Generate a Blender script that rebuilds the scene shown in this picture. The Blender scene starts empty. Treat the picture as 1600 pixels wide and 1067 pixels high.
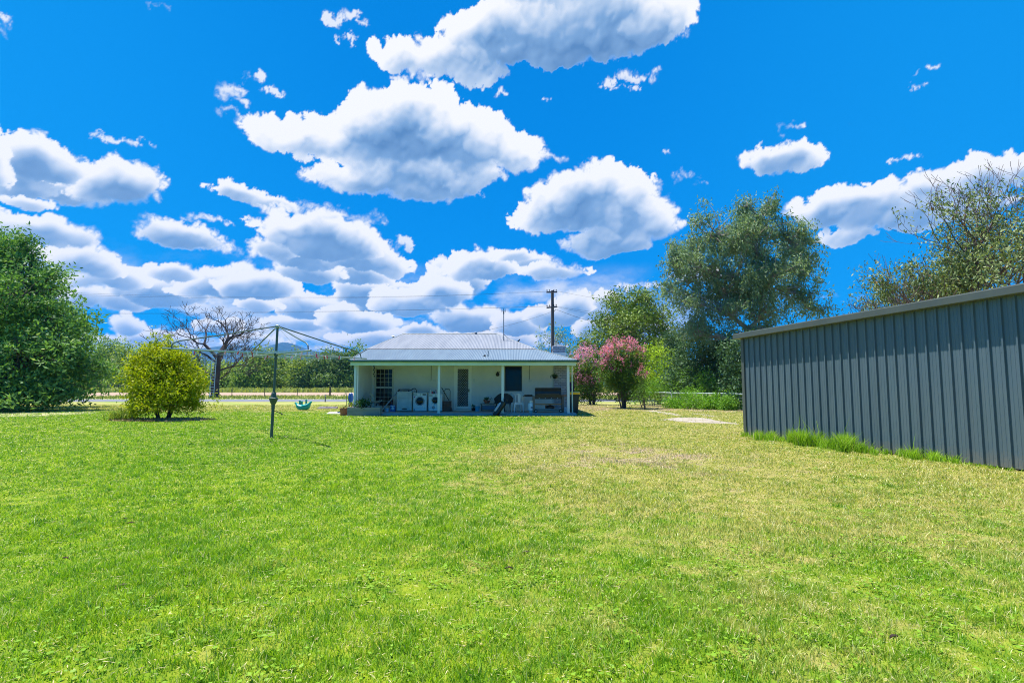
import bpy, math, random
import numpy as np
from mathutils import Vector, Matrix
R = math.radians
SC = bpy.context.scene
COL = SC.collection
random.seed(11)
rng = np.random.default_rng(7)
FPX, CX, CY, HOR, CH = 850.0, 800.0, 533.5, 603.0, 1.32
PITCH = math.atan((HOR - CY) / FPX)

# ------------------------------------------------------------ camera
cam_d = bpy.data.cameras.new('camera'); cam = bpy.data.objects.new('camera', cam_d); COL.objects.link(cam)
cam.location = (0, 0, CH); cam.rotation_euler = (R(90) + PITCH, 0, 0)
cam_d.sensor_width = 36; cam_d.lens = 36 * FPX / 1600; cam_d.clip_start = 0.05; cam_d.clip_end = 20000
SC.camera = cam

def ray(px, py):
    x, y = (px - CX) / FPX, (CY - py) / FPX
    c, s = math.cos(PITCH), math.sin(PITCH)
    return Vector((x, c - y * s, s + y * c))
def P(px, py, Y):                      # photograph measurement -> place at distance Y
    d = ray(px, py); t = Y / d.y
    return Vector((d.x * t, Y, CH + d.z * t))
def X(px, Y, py=600): return P(px, py, Y).x
def Zh(py, Y, px=800): return P(px, py, Y).z
def G(px, py, z=0.0):
    d = ray(px, py); t = (z - CH) / d.z
    return Vector((d.x * t, d.y * t, z))

# ------------------------------------------------------------ object helpers
def tag(o, label=None, cat=None, group=None, kind=None):
    if label: o['label'] = label
    if cat: o['category'] = cat
    if group: o['group'] = group
    if kind: o['kind'] = kind
    return o
def thing(name, label, cat, loc=(0, 0, 0), rz=0, group=None):
    o = bpy.data.objects.new(name, None); COL.objects.link(o)
    o.location = loc; o.rotation_euler = (0, 0, rz); o.empty_display_size = .2
    return tag(o, label, cat, group)
def copy_tree(o, parent=None):
    c = o.copy(); COL.objects.link(c); c.parent = parent
    for ch in list(o.children): copy_tree(ch, c)
    return c

class MB:
    def __init__(s): s.v = []; s.f = []; s.m = []; s.cur = 0; s.mats = []
    def mat(s, m):
        if m not in s.mats: s.mats.append(m)
        s.cur = s.mats.index(m); return s
    def add(s, vs, fs):
        b = len(s.v); s.v += [tuple(v) for v in vs]
        for f in fs: s.f.append(tuple(b + i for i in f)); s.m.append(s.cur)
    def box(s, a, b, M=None):
        (x0, y0, z0), (x1, y1, z1) = a, b
        vs = [Vector(v) for v in ((x0,y0,z0),(x1,y0,z0),(x1,y1,z0),(x0,y1,z0),(x0,y0,z1),(x1,y0,z1),(x1,y1,z1),(x0,y1,z1))]
        if M: vs = [M @ v for v in vs]
        s.add(vs, [(0,3,2,1),(4,5,6,7),(0,1,5,4),(1,2,6,5),(2,3,7,6),(3,0,4,7)]); return s
    def bbox(s, a, b, c=.01, M=None):          # box with chamfered edges
        (x0, y0, z0), (x1, y1, z1) = a, b
        c = min(c, abs(x1-x0)*.45, abs(y1-y0)*.45, abs(z1-z0)*.45)
        vs = []; idx = {}
        for i, (X_, sx) in enumerate(((x0, 1), (x1, -1))):
            for j, (Y_, sy) in enumerate(((y0, 1), (y1, -1))):
                for k, (Z_, sz) in enumerate(((z0, 1), (z1, -1))):
                    for ax, d in enumerate(((0, c*sy, c*sz), (c*sx, 0, c*sz), (c*sx, c*sy, 0))):
                        idx[i, j, k, ax] = len(vs); vs.append(Vector((X_+d[0], Y_+d[1], Z_+d[2])))
        fs = []
        q = lambda ax, l: fs.append(tuple(idx[t + (ax,)] for t in l))
        for i in (0, 1): q(0, [(i,0,0),(i,1,0),(i,1,1),(i,0,1)] if i else [(i,0,0),(i,0,1),(i,1,1),(i,1,0)])
        for j in (0, 1): q(1, [(0,j,0),(0,j,1),(1,j,1),(1,j,0)] if j else [(0,j,0),(1,j,0),(1,j,1),(0,j,1)])
        for k in (0, 1): q(2, [(0,0,k),(1,0,k),(1,1,k),(0,1,k)] if k else [(0,0,k),(0,1,k),(1,1,k),(1,0,k)])
        I = lambda i, j, k, a: idx[i, j, k, a]
        for j in (0, 1):
            for k in (0, 1): fs.append((I(0,j,k,1), I(1,j,k,1), I(1,j,k,2), I(0,j,k,2)))
        for i in (0, 1):
            for k in (0, 1): fs.append((I(i,0,k,0), I(i,1,k,0), I(i,1,k,2), I(i,0,k,2)))
            for j in (0, 1): fs.append((I(i,j,0,0), I(i,j,1,0), I(i,j,1,1), I(i,j,0,1)))
            for j in (0, 1):
                for k in (0, 1): fs.append((I(i,j,k,0), I(i,j,k,1), I(i,j,k,2)))
        if M: vs = [M @ v for v in vs]
        s.add(vs, fs); return s
    def tube(s, pts, rs, n=8, cap=True):
        pts = [Vector(p) for p in pts]
        if not hasattr(rs, '__len__'): rs = [rs] * len(pts)
        rings = []; u = None
        for i, p in enumerate(pts):
            d = (pts[min(i+1, len(pts)-1)] - pts[max(i-1, 0)])
            d = d.normalized() if d.length > 1e-9 else Vector((0, 0, 1))
            if u is None: u = d.orthogonal().normalized()
            else:
                u = u - d * u.dot(d); u = u.normalized() if u.length > 1e-6 else d.orthogonal().normalized()
            w = d.cross(u)
            rings.append([p + (u * math.cos(2*math.pi*k/n) + w * math.sin(2*math.pi*k/n)) * rs[i] for k in range(n)])
        vs = [v for r in rings for v in r]; fs = []
        for i in range(len(pts)-1):
            for k in range(n): fs.append((i*n+k, i*n+(k+1) % n, (i+1)*n+(k+1) % n, (i+1)*n+k))
        if cap: fs.append(tuple(range(n-1, -1, -1))); fs.append(tuple((len(pts)-1)*n + k for k in range(n)))
        s.add(vs, fs); return s
    def lathe(s, prof, c=(0, 0, 0), n=20, M=None, sx=1, sy=1):
        vs = []; fs = []
        for r, z in prof:
            for k in range(n):
                a = 2*math.pi*k/n; v = Vector((c[0]+r*math.cos(a)*sx, c[1]+r*math.sin(a)*sy, c[2]+z)); vs.append(M @ v if M else v)
        for i in range(len(prof)-1):
            for k in range(n): fs.append((i*n+k, i*n+(k+1) % n, (i+1)*n+(k+1) % n, (i+1)*n+k))
        if prof[0][0] > 0: fs.append(tuple(range(n-1, -1, -1)))
        if prof[-1][0] > 0: fs.append(tuple((len(prof)-1)*n+k for k in range(n)))
        s.add(vs, fs); return s
    def prism(s, poly, axis, a, b):            # poly in the two other axes, extruded a..b along axis
        def mk(p, t): return {0: (t, p[0], p[1]), 1: (p[0], t, p[1]), 2: (p[0], p[1], t)}[axis]
        n = len(poly); vs = [mk(p, a) for p in poly] + [mk(p, b) for p in poly]
        s.add(vs, [tuple(range(n)), tuple(range(2*n-1, n-1, -1))] + [(i, n+i, n+(i+1) % n, (i+1) % n) for i in range(n)]); return s
    def build(s, name, m=None, parent=None, smooth=False, recalc=True):
        me = bpy.data.meshes.new(name); me.from_pydata(s.v, [], s.f)
        ms = s.mats if s.mats else [m]
        for q in ms: me.materials.append(q)
        if len(ms) > 1: me.polygons.foreach_set('material_index', s.m)
        if recalc:
            import bmesh
            bm = bmesh.new(); bm.from_mesh(me); bmesh.ops.recalc_face_normals(bm, faces=bm.faces); bm.to_mesh(me); bm.free()
        if smooth:
            me.polygons.foreach_set('use_smooth', [True] * len(me.polygons))
            try: me.set_sharp_from_angle(angle=R(38))
            except Exception: pass
        o = bpy.data.objects.new(name, me); COL.objects.link(o); o.parent = parent
        return o

def np_mesh(name, V, F, m, parent=None, attrs=None, smooth=False):     # V (n,3); F (k,c) equal-size faces
    me = bpy.data.meshes.new(name); k, c = F.shape
    me.vertices.add(len(V)); me.vertices.foreach_set('co', np.ascontiguousarray(V, np.float32).ravel())
    me.loops.add(k*c); me.loops.foreach_set('vertex_index', np.ascontiguousarray(F, np.int32).ravel())
    me.polygons.add(k); me.polygons.foreach_set('loop_start', np.arange(0, k*c, c, dtype=np.int32))
    if smooth: me.polygons.foreach_set('use_smooth', np.ones(k, bool))
    me.update(calc_edges=True)
    for an, av in (attrs or {}).items():
        a = me.attributes.new(an, 'FLOAT', 'POINT'); a.data.foreach_set('value', np.ascontiguousarray(av, np.float32))
    me.materials.append(m)
    o = bpy.data.objects.new(name, me); COL.objects.link(o); o.parent = parent
    return o

# ------------------------------------------------------------ material helpers
class NT:
    def __init__(s, tree): s.t = tree; s.n = tree.nodes; s.l = tree.links
    def new(s, typ, **kw):
        nd = s.n.new(typ)
        for k, v in kw.items(): setattr(nd, k, v)
        return nd
    def link(s, a, b): s.l.new(a, b)
    def put(s, sock, v):
        if isinstance(v, bpy.types.NodeSocket): s.l.new(v, sock)
        elif v is not None: sock.default_value = v
    def math(s, op, a, b=None, c=None, clamp=False):
        nd = s.new('ShaderNodeMath', operation=op, use_clamp=clamp)
        s.put(nd.inputs[0], a)
        if b is not None: s.put(nd.inputs[1], b)
        if c is not None: s.put(nd.inputs[2], c)
        return nd.outputs[0]
    def vmath(s, op, a, b=None, c=None):
        nd = s.new('ShaderNodeVectorMath', operation=op)
        s.put(nd.inputs[0], a)
        if b is not None: s.put(nd.inputs[1], b)
        if c is not None: s.put(nd.inputs[2], c)
        return nd.outputs['Value'] if op in ('LENGTH', 'DOT_PRODUCT', 'DISTANCE') else nd.outputs[0]
    def noise(s, vec, scale, detail=4, rough=.55, out='Fac', **kw):
        nd = s.new('ShaderNodeTexNoise', **kw)
        s.put(nd.inputs['Vector'], vec); nd.inputs['Scale'].default_value = scale
        nd.inputs['Detail'].default_value = detail; nd.inputs['Roughness'].default_value = rough
        return nd.outputs[out]
    def mapr(s, v, a, b, c=0., d=1., smooth=False):
        nd = s.new('ShaderNodeMapRange'); nd.interpolation_type = 'SMOOTHSTEP' if smooth else 'LINEAR'
        s.put(nd.inputs[0], v)
        for i, q in enumerate((a, b, c, d)): s.put(nd.inputs[i+1], q)
        return nd.outputs[0]
    def mix(s, f, a, b, blend='MIX'):
        nd = s.new('ShaderNodeMix', data_type='RGBA', blend_type=blend)
        s.put(nd.inputs[0], f); s.put(nd.inputs[6], a); s.put(nd.inputs[7], b)
        return nd.outputs[2]
def rgb(*c): return (*c, 1.0)
_mats = {}
def mat(name, base, rough=.6, metal=0., var=0., vscale=3., col2=None, bump=0., bscale=30., spec=.5, detail=5, coord='Object', stretch=None, coat=0., lo=.35, hi=.65):
    m = bpy.data.materials.new(name); m.use_nodes = True; N = NT(m.node_tree)
    b = N.n['Principled BSDF']; b.inputs['Roughness'].default_value = rough; b.inputs['Metallic'].default_value = metal
    b.inputs['Specular IOR Level'].default_value = spec; b.inputs['Coat Weight'].default_value = coat
    tc = N.new('ShaderNodeTexCoord').outputs[coord]
    if stretch: tc = N.vmath('MULTIPLY', tc, stretch)
    c2 = col2 or tuple(x * (1 - var) for x in base)
    f = N.mapr(N.noise(tc, vscale, detail), lo, hi)
    N.link(N.mix(f, rgb(*base), rgb(*c2)), b.inputs['Base Color'])
    rr = N.mapr(N.noise(tc, vscale * 2.3, 3), .3, .7, max(rough - .07, .02), min(rough + .09, 1)); N.link(rr, b.inputs['Roughness'])
    if bump:
        bp = N.new('ShaderNodeBump'); bp.inputs['Strength'].default_value = bump; bp.inputs['Distance'].default_value = .02
        N.link(N.noise(tc, bscale, 4), bp.inputs['Height']); N.link(bp.outputs[0], b.inputs['Normal'])
    return m
def leaf_mat(name, a, b, c=None, trans=.35, rough=.55, spec=.22, nscale=.6):
    """leaf colours a..b by a per-leaf tint, a slow drift through the crown and an odd leaf of colour c"""
    m = bpy.data.materials.new(name); m.use_nodes = True; N = NT(m.node_tree)
    p = N.n['Principled BSDF']; out = N.n['Material Output']
    t = N.new('ShaderNodeAttribute', attribute_name='tint').outputs['Fac']
    geo = N.new('ShaderNodeTexCoord').outputs['Object']
    f = N.math('ADD', N.math('MULTIPLY', t, .65), N.math('MULTIPLY', N.mapr(N.noise(geo, nscale, 3), .35, .65), .35))
    col = N.mix(f, rgb(*a), rgb(*b))
    if c:
        rare = N.mapr(t, .93, .95); col = N.mix(rare, col, rgb(*c))
    N.link(col, p.inputs['Base Color']); p.inputs['Roughness'].default_value = rough; p.inputs['Specular IOR Level'].default_value = spec
    tr = N.new('ShaderNodeBsdfTranslucent'); N.link(N.mix(1., col, rgb(1.25, 1.3, .55), 'MULTIPLY'), tr.inputs['Color'])
    ms = N.new('ShaderNodeMixShader'); ms.inputs[0].default_value = trans
    N.link(p.outputs[0], ms.inputs[1]); N.link(tr.outputs[0], ms.inputs[2]); N.link(ms.outputs[0], out.inputs['Surface'])
    return m
# ------------------------------------------------------------ sky, clouds and sun
SUN_EL, SUN_AZ = 72.0, -68.0           # azimuth measured from +Y towards +X
sun_dir = Vector((math.sin(R(SUN_AZ)) * math.cos(R(SUN_EL)), math.cos(R(SUN_AZ)) * math.cos(R(SUN_EL)), math.sin(R(SUN_EL))))
sl = bpy.data.lights.new('sun', 'SUN'); so = bpy.data.objects.new('sun', sl); COL.objects.link(so)
sl.energy = 4.8; sl.angle = R(.53); sl.color = (1, .955, .88); so.location = (0, 0, 40)
so.rotation_euler = (-sun_dir).to_track_quat('-Z', 'Y').to_euler()
W = bpy.data.worlds.new('World'); SC.world = W; W.use_nodes = True
N = NT(W.node_tree); bg = N.n['Background']; bg.inputs['Strength'].default_value = .1
sky = N.new('ShaderNodeTexSky', sky_type='NISHITA'); sky.sun_disc = False
sky.sun_elevation = R(SUN_EL); sky.sun_rotation = R(SUN_AZ); sky.air_density = 1.0; sky.dust_density = .3; sky.ozone_density = 3.0; sky.altitude = 200
# clear sky, graded to the deep polarised blue of the photograph
dirv = N.new('ShaderNodeTexCoord').outputs['Generated']
sep = N.new('ShaderNodeSeparateXYZ'); N.link(dirv, sep.inputs[0])
side = N.mapr(N.math('ABSOLUTE', N.math('ADD', sep.outputs[0], .05)), .1, .75, 0, 1, True)
deep = N.mix(N.mapr(sep.outputs[2], .05, .6, 0, 1), rgb(.0, 1.22, 3.85), rgb(.0, 1.02, 3.45))
deep = N.mix(side, deep, rgb(.02, 1.40, 3.95))
grad = N.mix(1., sky.outputs[0], rgb(.06, .95, 1.3), 'MULTIPLY')
N.link(N.mix(.88, grad, deep), bg.inputs['Color'])
W.cycles.sampling_method = 'MANUAL'; W.cycles.sample_map_resolution = 512
SC.view_settings.view_transform = 'Standard'; SC.view_settings.look = 'None'; SC.view_settings.gamma = 1
SC.view_settings.use_curve_mapping = False; SC.view_settings.exposure = 1.05
SC.cycles.max_bounces = 8; SC.cycles.transparent_max_bounces = 12; SC.cycles.diffuse_bounces = 3
SC.cycles.use_denoising = True; SC.cycles.denoising_prefilter = 'NONE'; SC.cycles.filter_width = 1.05
def fbm2(shape, cell, octaves=5, rough=.5, seed=0, aspect=1.0):
    """smooth value noise on a grid, 0-mean, about +-1; cell = size of the largest feature in grid steps"""
    r = np.random.default_rng(seed); h, w = shape; out = np.zeros(shape, np.float32); amp = 1.; tot = 0.
    for o in range(octaves):
        cw = max(cell / 2**o, 1.); chh = max(cw / aspect, 1.)
        gw, gh = int(w / cw) + 3, int(h / chh) + 3
        g = r.standard_normal((gh, gw)).astype(np.float32)
        x = np.arange(w) / cw + r.random(); y = np.arange(h) / chh + r.random()
        x = np.minimum(x, gw - 1.001); y = np.minimum(y, gh - 1.001)
        xi = x.astype(int); yi = y.astype(int); fx = x - xi; fy = y - yi
        fx = (fx*fx*(3-2*fx)).astype(np.float32); fy = (fy*fy*(3-2*fy)).astype(np.float32)
        a = g[yi][:, xi]; b = g[yi][:, xi+1]; c = g[yi+1][:, xi]; d = g[yi+1][:, xi+1]
        out += amp * ((a*(1-fx) + b*fx) * (1-fy)[:, None] + (c*(1-fx) + d*fx) * fy[:, None])
        tot += amp*amp; amp *= rough
    return out / math.sqrt(tot) * .9
def blur(a, n, axis):
    """three box passes"""
    for _ in range(3):
        p = np.concatenate([np.repeat(np.take(a, [0], axis), n, axis), a, np.repeat(np.take(a, [-1], axis), n, axis)], axis)
        c = np.cumsum(p, axis, dtype=np.float64); c = np.concatenate([np.zeros_like(np.take(c, [0], axis)), c], axis)
        L = a.shape[axis]; a = ((np.take(c, np.arange(2*n+1, 2*n+1+L), axis) - np.take(c, np.arange(0, L), axis)) / (2*n+1)).astype(np.float32)
    return a
def blur2(a, n): return blur(blur(a, n, 0), n, 1)
def cloud_field(CLUSTERS, azel, AZ0=-52., AZ1=52., EL0=.3, EL1=48., st=.085):
    """every cluster of puffs is built as overlapping balls, lit from above left, and laid over the farther ones"""
    az = np.arange(AZ0, AZ1, st); el = np.arange(EL0, EL1, st); h, w = len(el), len(az)
    r = np.random.default_rng(5)
    SCL = np.clip(el / 20., .34, 1.).astype(np.float32)[:, None] * np.ones((1, w), np.float32)    # far clouds are finer grained
    AF = az[None, :].astype(np.float32) + (fbm2((h, w), 30, 6, .62, 1) * .36 + fbm2((h, w), 9, 4, .6, 21) * .13) * SCL
    EF = el[:, None].astype(np.float32) + (fbm2((h, w), 30, 6, .62, 2) * .36 + fbm2((h, w), 9, 4, .6, 22) * .13) * SCL
    N1 = (fbm2((h, w), 26, 6, .6, 3) * .17 - np.abs(fbm2((h, w), 14, 4, .55, 4)) * .10) * SCL
    SOFT = (.13 + .30 * np.clip(fbm2((h, w), 40, 4, .5, 6) + .35, 0, 2)) * (.45 + .55 * SCL)
    N2 = fbm2((h, w), 12, 5, .70, 8) * .10 * SCL; N3 = fbm2((h, w), 60, 5, .55, 9) * .03
    be = el[:, None]
    deck = np.clip((13. - be) / 6., 0, 1) * (.40 + .60 * fbm2((h, w), 60, 6, .6, 31, 2.2)) * np.clip((24 - az)/12, .0, 1)[None, :]
    cover = np.clip(deck, 0, .9).astype(np.float32); cover = cover * cover * (3 - 2*cover)
    lit = np.clip(.72 + .14 * fbm2((h, w), 50, 6, .6, 33, 2.2), .3, 1).astype(np.float32)
    for CLs in CLUSTERS:
        B = []
        for c in CLs:
            px, py, rx, ry = c[:4]; a, e = azel(px, py); ra = .58 * abs(azel(px+rx, py)[0] - azel(px-rx, py)[0]); re = .58 * abs(azel(px, py-ry)[1] - azel(px, py+ry)[1])
            B.append((a, e, ra, re, c[4] if len(c) > 4 else 1.))
        m = 2.
        i0 = max(int((min(b[1]-b[3] for b in B) - m - EL0)/st), 0); i1 = min(int((max(b[1]+b[3] for b in B) + m - EL0)/st), h)
        j0 = max(int((min(b[0]-b[2] for b in B) - m - AZ0)/st), 0); j1 = min(int((max(b[0]+b[2] for b in B) + m - AZ0)/st), w)
        if i1 - i0 < 8 or j1 - j0 < 8: continue
        S = np.s_[i0:i1, j0:j1]; A, E, scl = AF[S], EF[S], SCL[S]; hh, ww = A.shape
        Z = np.zeros((hh, ww), np.float32); D = np.full((hh, ww), -3., np.float32); e0 = el[i0]; a0 = az[j0]
        def ball(a, e, ra, re, z=0., sc=1.):
            k0 = max(int((e - re - 1.1 - e0)/st), 0); k1 = min(int((e + re + 1.1 - e0)/st) + 1, hh); l0 = max(int((a - ra - 1.1 - a0)/st), 0); l1 = min(int((a + ra + 1.1 - a0)/st) + 1, ww)
            if k0 >= k1 or l0 >= l1: return
            q = ((A[k0:k1, l0:l1] - a)/ra)**2 + ((E[k0:k1, l0:l1] - e)/re)**2; rr = min(ra, re)
            np.maximum(Z[k0:k1, l0:l1], z + np.sqrt(np.clip(1 - q, 0, 1)) * rr * sc - (q >= 1) * 99, out=Z[k0:k1, l0:l1])
            np.maximum(D[k0:k1, l0:l1], (1 - np.sqrt(q)) * rr, out=D[k0:k1, l0:l1])
        for a, e, ra, re, dens in B:
            if dens >= 1: ball(a, e, ra * .86, re * .80, 0., .8)
            for k in range(int(12 + 20 * ra / re * min(re / 1.5, 1.3))):
                if dens < 1 and r.random() > dens: continue
                t = r.uniform(-.35, math.pi + .35); u = r.uniform(.3, 1.) ** .6; x = math.cos(t) * u; y = max(math.sin(t) * u, -.62)
                r1 = re * r.uniform(.22, .46) * (1.12 - .45 * abs(x)); ca, ce = a + x * (ra - r1 * .7), e + y * (re - r1 * .8)
                z1 = re * .55 * math.sqrt(max(1 - x*x - y*y, 0)) + r.uniform(0, .25) * re
                ball(ca, ce, r1 * r.uniform(1., 1.4), r1, z1 * .8)
                for q in range(8):
                    t2 = r.uniform(-.4, math.pi + .4); u2 = r.uniform(.4, 1.08); r2 = r1 * r.uniform(.22, .52); ca2, ce2 = ca + math.cos(t2) * u2 * r1, ce + math.sin(t2) * u2 * r1 * .9
                    z2 = z1 * .8 + r1 * math.sqrt(max(1 - u2*u2*.8, 0)) * .9; ball(ca2, ce2, r2 * 1.15, r2, z2)
                    for _ in range(3 if r2 > .22 else 0):
                        t3 = r.uniform(0, 2*math.pi); r3 = r2 * r.uniform(.3, .5); ball(ca2 + math.cos(t3) * r2 * .9, ce2 + math.sin(t3) * r2 * .9, r3 * 1.1, r3, z2 + r2 * .3)
        big = min(max(b[3] for b in B) / 3.2, 1.2)
        Zn = Z + N1[S]; soft = SOFT[S] * (1.5 if B[0][4] < 1 else 1.)
        co = np.clip((D + .03 + N2[S]) / soft, 0, 1); co = co * co * (3 - 2*co) * (.85 if B[0][4] < 1 else 1)
        ge, ga = np.gradient(blur2(Zn, 1), st); lam = (ga * .38 - ge * .86 + .30) / np.sqrt(ga*ga + ge*ge + 1)
        ge, ga = np.gradient(blur2(Zn, 6), st); lam2 = (ga * .38 - ge * .86 + .30) / np.sqrt(ga*ga + ge*ge + 1)
        acc = blur2(np.clip(D, 0, 3), 2); T = np.zeros_like(D); run = np.zeros(ww, np.float32)
        Rm = max(b[3] for b in B); dec = math.exp(-st / (.75 * Rm))
        for i in range(hh-1, -1, -1):
            run = run * dec + acc[i] * st; run = np.where(acc[i] <= 0, run * .5, run); T[i] = run
        T = blur(T, max(int(Rm * .14 / st), 1), 1); thick = 1 - np.exp(-np.maximum(T / Rm**2 - .04, 0) * 9.)
        edge = 1 - np.clip(D / (.6 * scl), 0, 1); low = blur2(D, 3)
        ao = np.clip((blur2(Z, 9) - Z) * .9, -.25, .3)
        li = 1.0 - thick * (.58 + .20 * min(big, 1)) + lam * .15 + (lam2 - .2) * .22 + edge * .18 * (1 - .4*thick) - ao * .30 + N3[S]
        li = np.clip(blur2(li.astype(np.float32), 1) * .6 + li * .4, 0, 1)
        lit[S] = lit[S] * (1 - co) + li * co; cover[S] = cover[S] + (1 - cover[S]) * co
    return az, el, cover, lit
# cumulus heaps, far to near; each is a list of (centre x, y, half width, half height, broken-ness) measured on the photograph
CL = [
 [(480,548,80,6,.6)],[(300,546,60,9,.8)],[(640,545,70,8,.7)],[(820,540,60,9,.8)],[(985,545,60,8,.7)],[(180,535,60,12)],[(400,535,56,12)],[(730,536,44,12)],
 [(249,530,54,15.4),(280.7,533,21.1,12.7),(212.8,525.4,33.5,13.5)],[(604,531,83.2,15),(559.9,533.3,39.7,9.9),(669.4,533.1,50.9,13.6),(655.6,521.6,48.8,10.4)],[(754,533,78,17.5),(805.3,530.3,45.4,13.2)],[(1048,539,22.2,9.9),(1043.7,536.6,8.1,6),(1062.4,540,10.6,8.6)],
 [(200,509,28,15.8),(181.3,504.5,9.9,9.6),(199.9,499,10.5,12.5)],[(338,512,35.4,10.6),(319.5,508.3,18.5,10.9),(341.1,508.3,13,7),(366,504.6,15.2,6.9)],[(472,507,52.8,13.2),(433.4,505.3,28.2,11.9)],[(552,505,24,13.2),(566.7,503.3,9.2,9.2),(569.2,498.8,9.8,10.2)],[(661,517,33.6,11.2),(646,516.5,12.9,10.8),(649.4,514,14.9,7)],[(736,499,54.6,22.5),(760.3,492,24.8,14.2),(700.7,488.1,29.7,18.7)],[(810,510,40,18.7),(788.9,499.5,22,13.4)],[(939,514,44,20.2),(973.2,507,27.9,12.3),(918.5,511,16.2,17.7)],[(1010,514,32,15.4),(1013.2,515.2,12.6,9.8),(1020,516.2,16.5,12.4)],
 [(501,483,61.1,20),(468.6,474.1,37.6,18.9),(500.5,485.2,37.5,12.4),(469.1,475.7,31.1,12.8)],[(404,476,37.6,12.3),(402.4,471.9,15.4,10.4)],[(591,473,48,19.8),(602.6,466.6,17.8,17.1),(576.3,467.6,23.1,17.6),(620,466.7,28.3,20.4)],[(901,489,23.2,12.3),(900.7,490.8,8.8,12.3)],[(944,474,23.4,15.8),(926,489,25,15),(942.5,471.9,9.9,16.4),(943.8,473.7,12.2,13.9)],
 [(130,464,37.2,18.5),(191,469,47,18),(136.4,464.7,15.1,11.6)],[(253,457,67.6,25),(201.7,444.5,34.5,18.8),(199.8,440.5,39.5,21.6),(305.6,443.3,43.5,16.2)],[(345,445,50.4,24.6),(304,453,37,14),(320.2,445,29.4,16),(380.3,428.3,19.5,18.9)],[(412,448,55.9,22.5),(400.3,439.6,28.3,15.9),(413.6,448.5,23.9,17.9),(369.3,450.4,35.4,21.6)],[(571,459,44,22),(580.8,449.9,26.9,14.5),(548.9,456.4,15.9,22.9),(536.3,444,20.7,16.2)],[(625,448,24.6,12.5),(621.7,446.9,11.9,10.7),(640.4,445.7,15.1,8)],[(674,463,44.2,18.8),(670.9,460.3,27.7,14),(645.1,461.4,16.3,11.5),(664.4,451.6,18.3,19.2)],[(712,437,46.8,30),(732.3,441,26.2,27)],
 [(640,476,58,22),(690,458,44,26),(610,462,30,16)],[(560,505,60,17),(530,492,34,16)],[(860,495,46,18),(895,478,34,20)],
 [(180,435,60,18),(130,440,40,14)],[(270,428,46,14)],[(560,428,56,20)],[(480,425,56,20)],[(700,410,26,12,.7)],[(830,410,44,12)],[(1000,450,36,10,.7)],[(1085,430,44,12)],[(760,415,46,22),(730,425,40,16)],
 [(60,412,60,22),(20,430,60,20)],[(130,405,52,28),(160,420,40,18)],[(470,400,70,26),(560,400,60,26),(610,415,34,16)],[(430,392,44,18)],
 [(60,362,80,24),(-20,360,60,26),(120,372,44,16)],[(282,372,66,24),(240,358,34,20),(320,382,50,14)],[(355,398,40,10,.8)],[(628,388,14,14,.8)],
 [(500,372,84,38),(455,358,54,26),(560,385,44,24)],[(865,425,54,15)],[(800,400,36,10)],
 [(330,345,40,10,.7)],[(925,318,96,50),(990,345,58,38),(860,345,60,24),(945,382,62,26),(1030,350,34,28)],
 [(380,302,48,15),(345,298,22,8),(430,315,50,12)],[(480,332,66,14,.9)],[(540,345,60,16,.8)],
 [(110,300,70,26)],[(190,290,64,36),(225,282,36,22),(150,305,44,18)],[(50,245,74,38),(100,262,40,26),(20,285,70,22)],[(35,315,50,12)],[(180,222,36,10,.7)],[(228,226,16,6,.5)],
 [(640,205,94,64),(715,222,80,54),(575,230,70,42),(500,222,70,34),(425,205,52,28),(395,195,26,16),(650,285,110,34),(560,285,80,26),(740,275,50,28),(805,245,48,28),(850,250,36,10)],
 [(362,150,26,24,.5)],[(395,128,20,14,.35)],[(355,172,16,9,.6)],[(425,150,22,12,.25)],
 [(1215,248,60,23),(1250,250,40,18)],[(1243,200,26,10,.3)],[(1228,195,12,7,.35)],[(1072,278,26,10,.8)],[(1100,288,14,4,.4)],[(1405,255,30,10,.6)],[(1432,141,12,8,.4)],[(1452,108,18,6,.3)],[(785,145,10,7,.5)],[(1045,240,6,6,.3)],[(1335,198,10,4,.3)],[(860,155,8,4,.3)],
 [(1290,328,58,30),(1360,322,76,34),(1450,300,74,28),(1530,285,60,34),(1600,262,50,26),(1320,366,50,14),(1430,335,66,26),(1520,325,60,20)],
 [(1290,463,22,5,.8)],[(1215,470,30,8,.8)],[(1345,470,30,6,.8)],[(1450,505,80,12)],
 [(800,55,100,52),(700,95,84,32),(630,88,44,28),(870,60,90,55),(950,42,110,58),(1030,38,56,36),(900,-30,140,50),(740,115,50,18)],
 [(985,125,44,18,.6)],[(975,142,26,11,.5)],[(640,125,26,14,.4)],[(545,38,32,20,.45)],[(545,62,14,10,.3)],[(248,16,18,10,.5)],[(0,25,22,10,.4)],[(2,42,10,12,.3)],
 [(-60,250,80,60)],[(-120,400,130,60)],[(1750,300,120,60)],[(1800,450,160,40)]]
def azel(px, py):
    d = ray(px, py).normalized(); return math.degrees(math.atan2(d.x, d.y)), math.degrees(math.asin(d.z))
c_az, c_el, c_cov, c_lit = cloud_field(CL, azel)
AA, EE = np.meshgrid(np.radians(c_az), np.radians(c_el))
rad = np.clip(1500. / np.sin(np.maximum(EE, R(8.5))), 1500, 10000)          # a cloud base at 1500 m, falling away to the horizon
V = np.stack([rad*np.sin(AA)*np.cos(EE), rad*np.cos(AA)*np.cos(EE), rad*np.sin(EE)], -1).reshape(-1, 3)
hh, ww = c_cov.shape; q = np.arange(hh*ww).reshape(hh, ww)
keep = np.maximum.reduce([c_cov[:-1, :-1], c_cov[1:, :-1], c_cov[:-1, 1:], c_cov[1:, 1:]]) > .004
F = np.stack([q[:-1, :-1][keep], q[:-1, 1:][keep], q[1:, 1:][keep], q[1:, :-1][keep]], -1)
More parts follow.
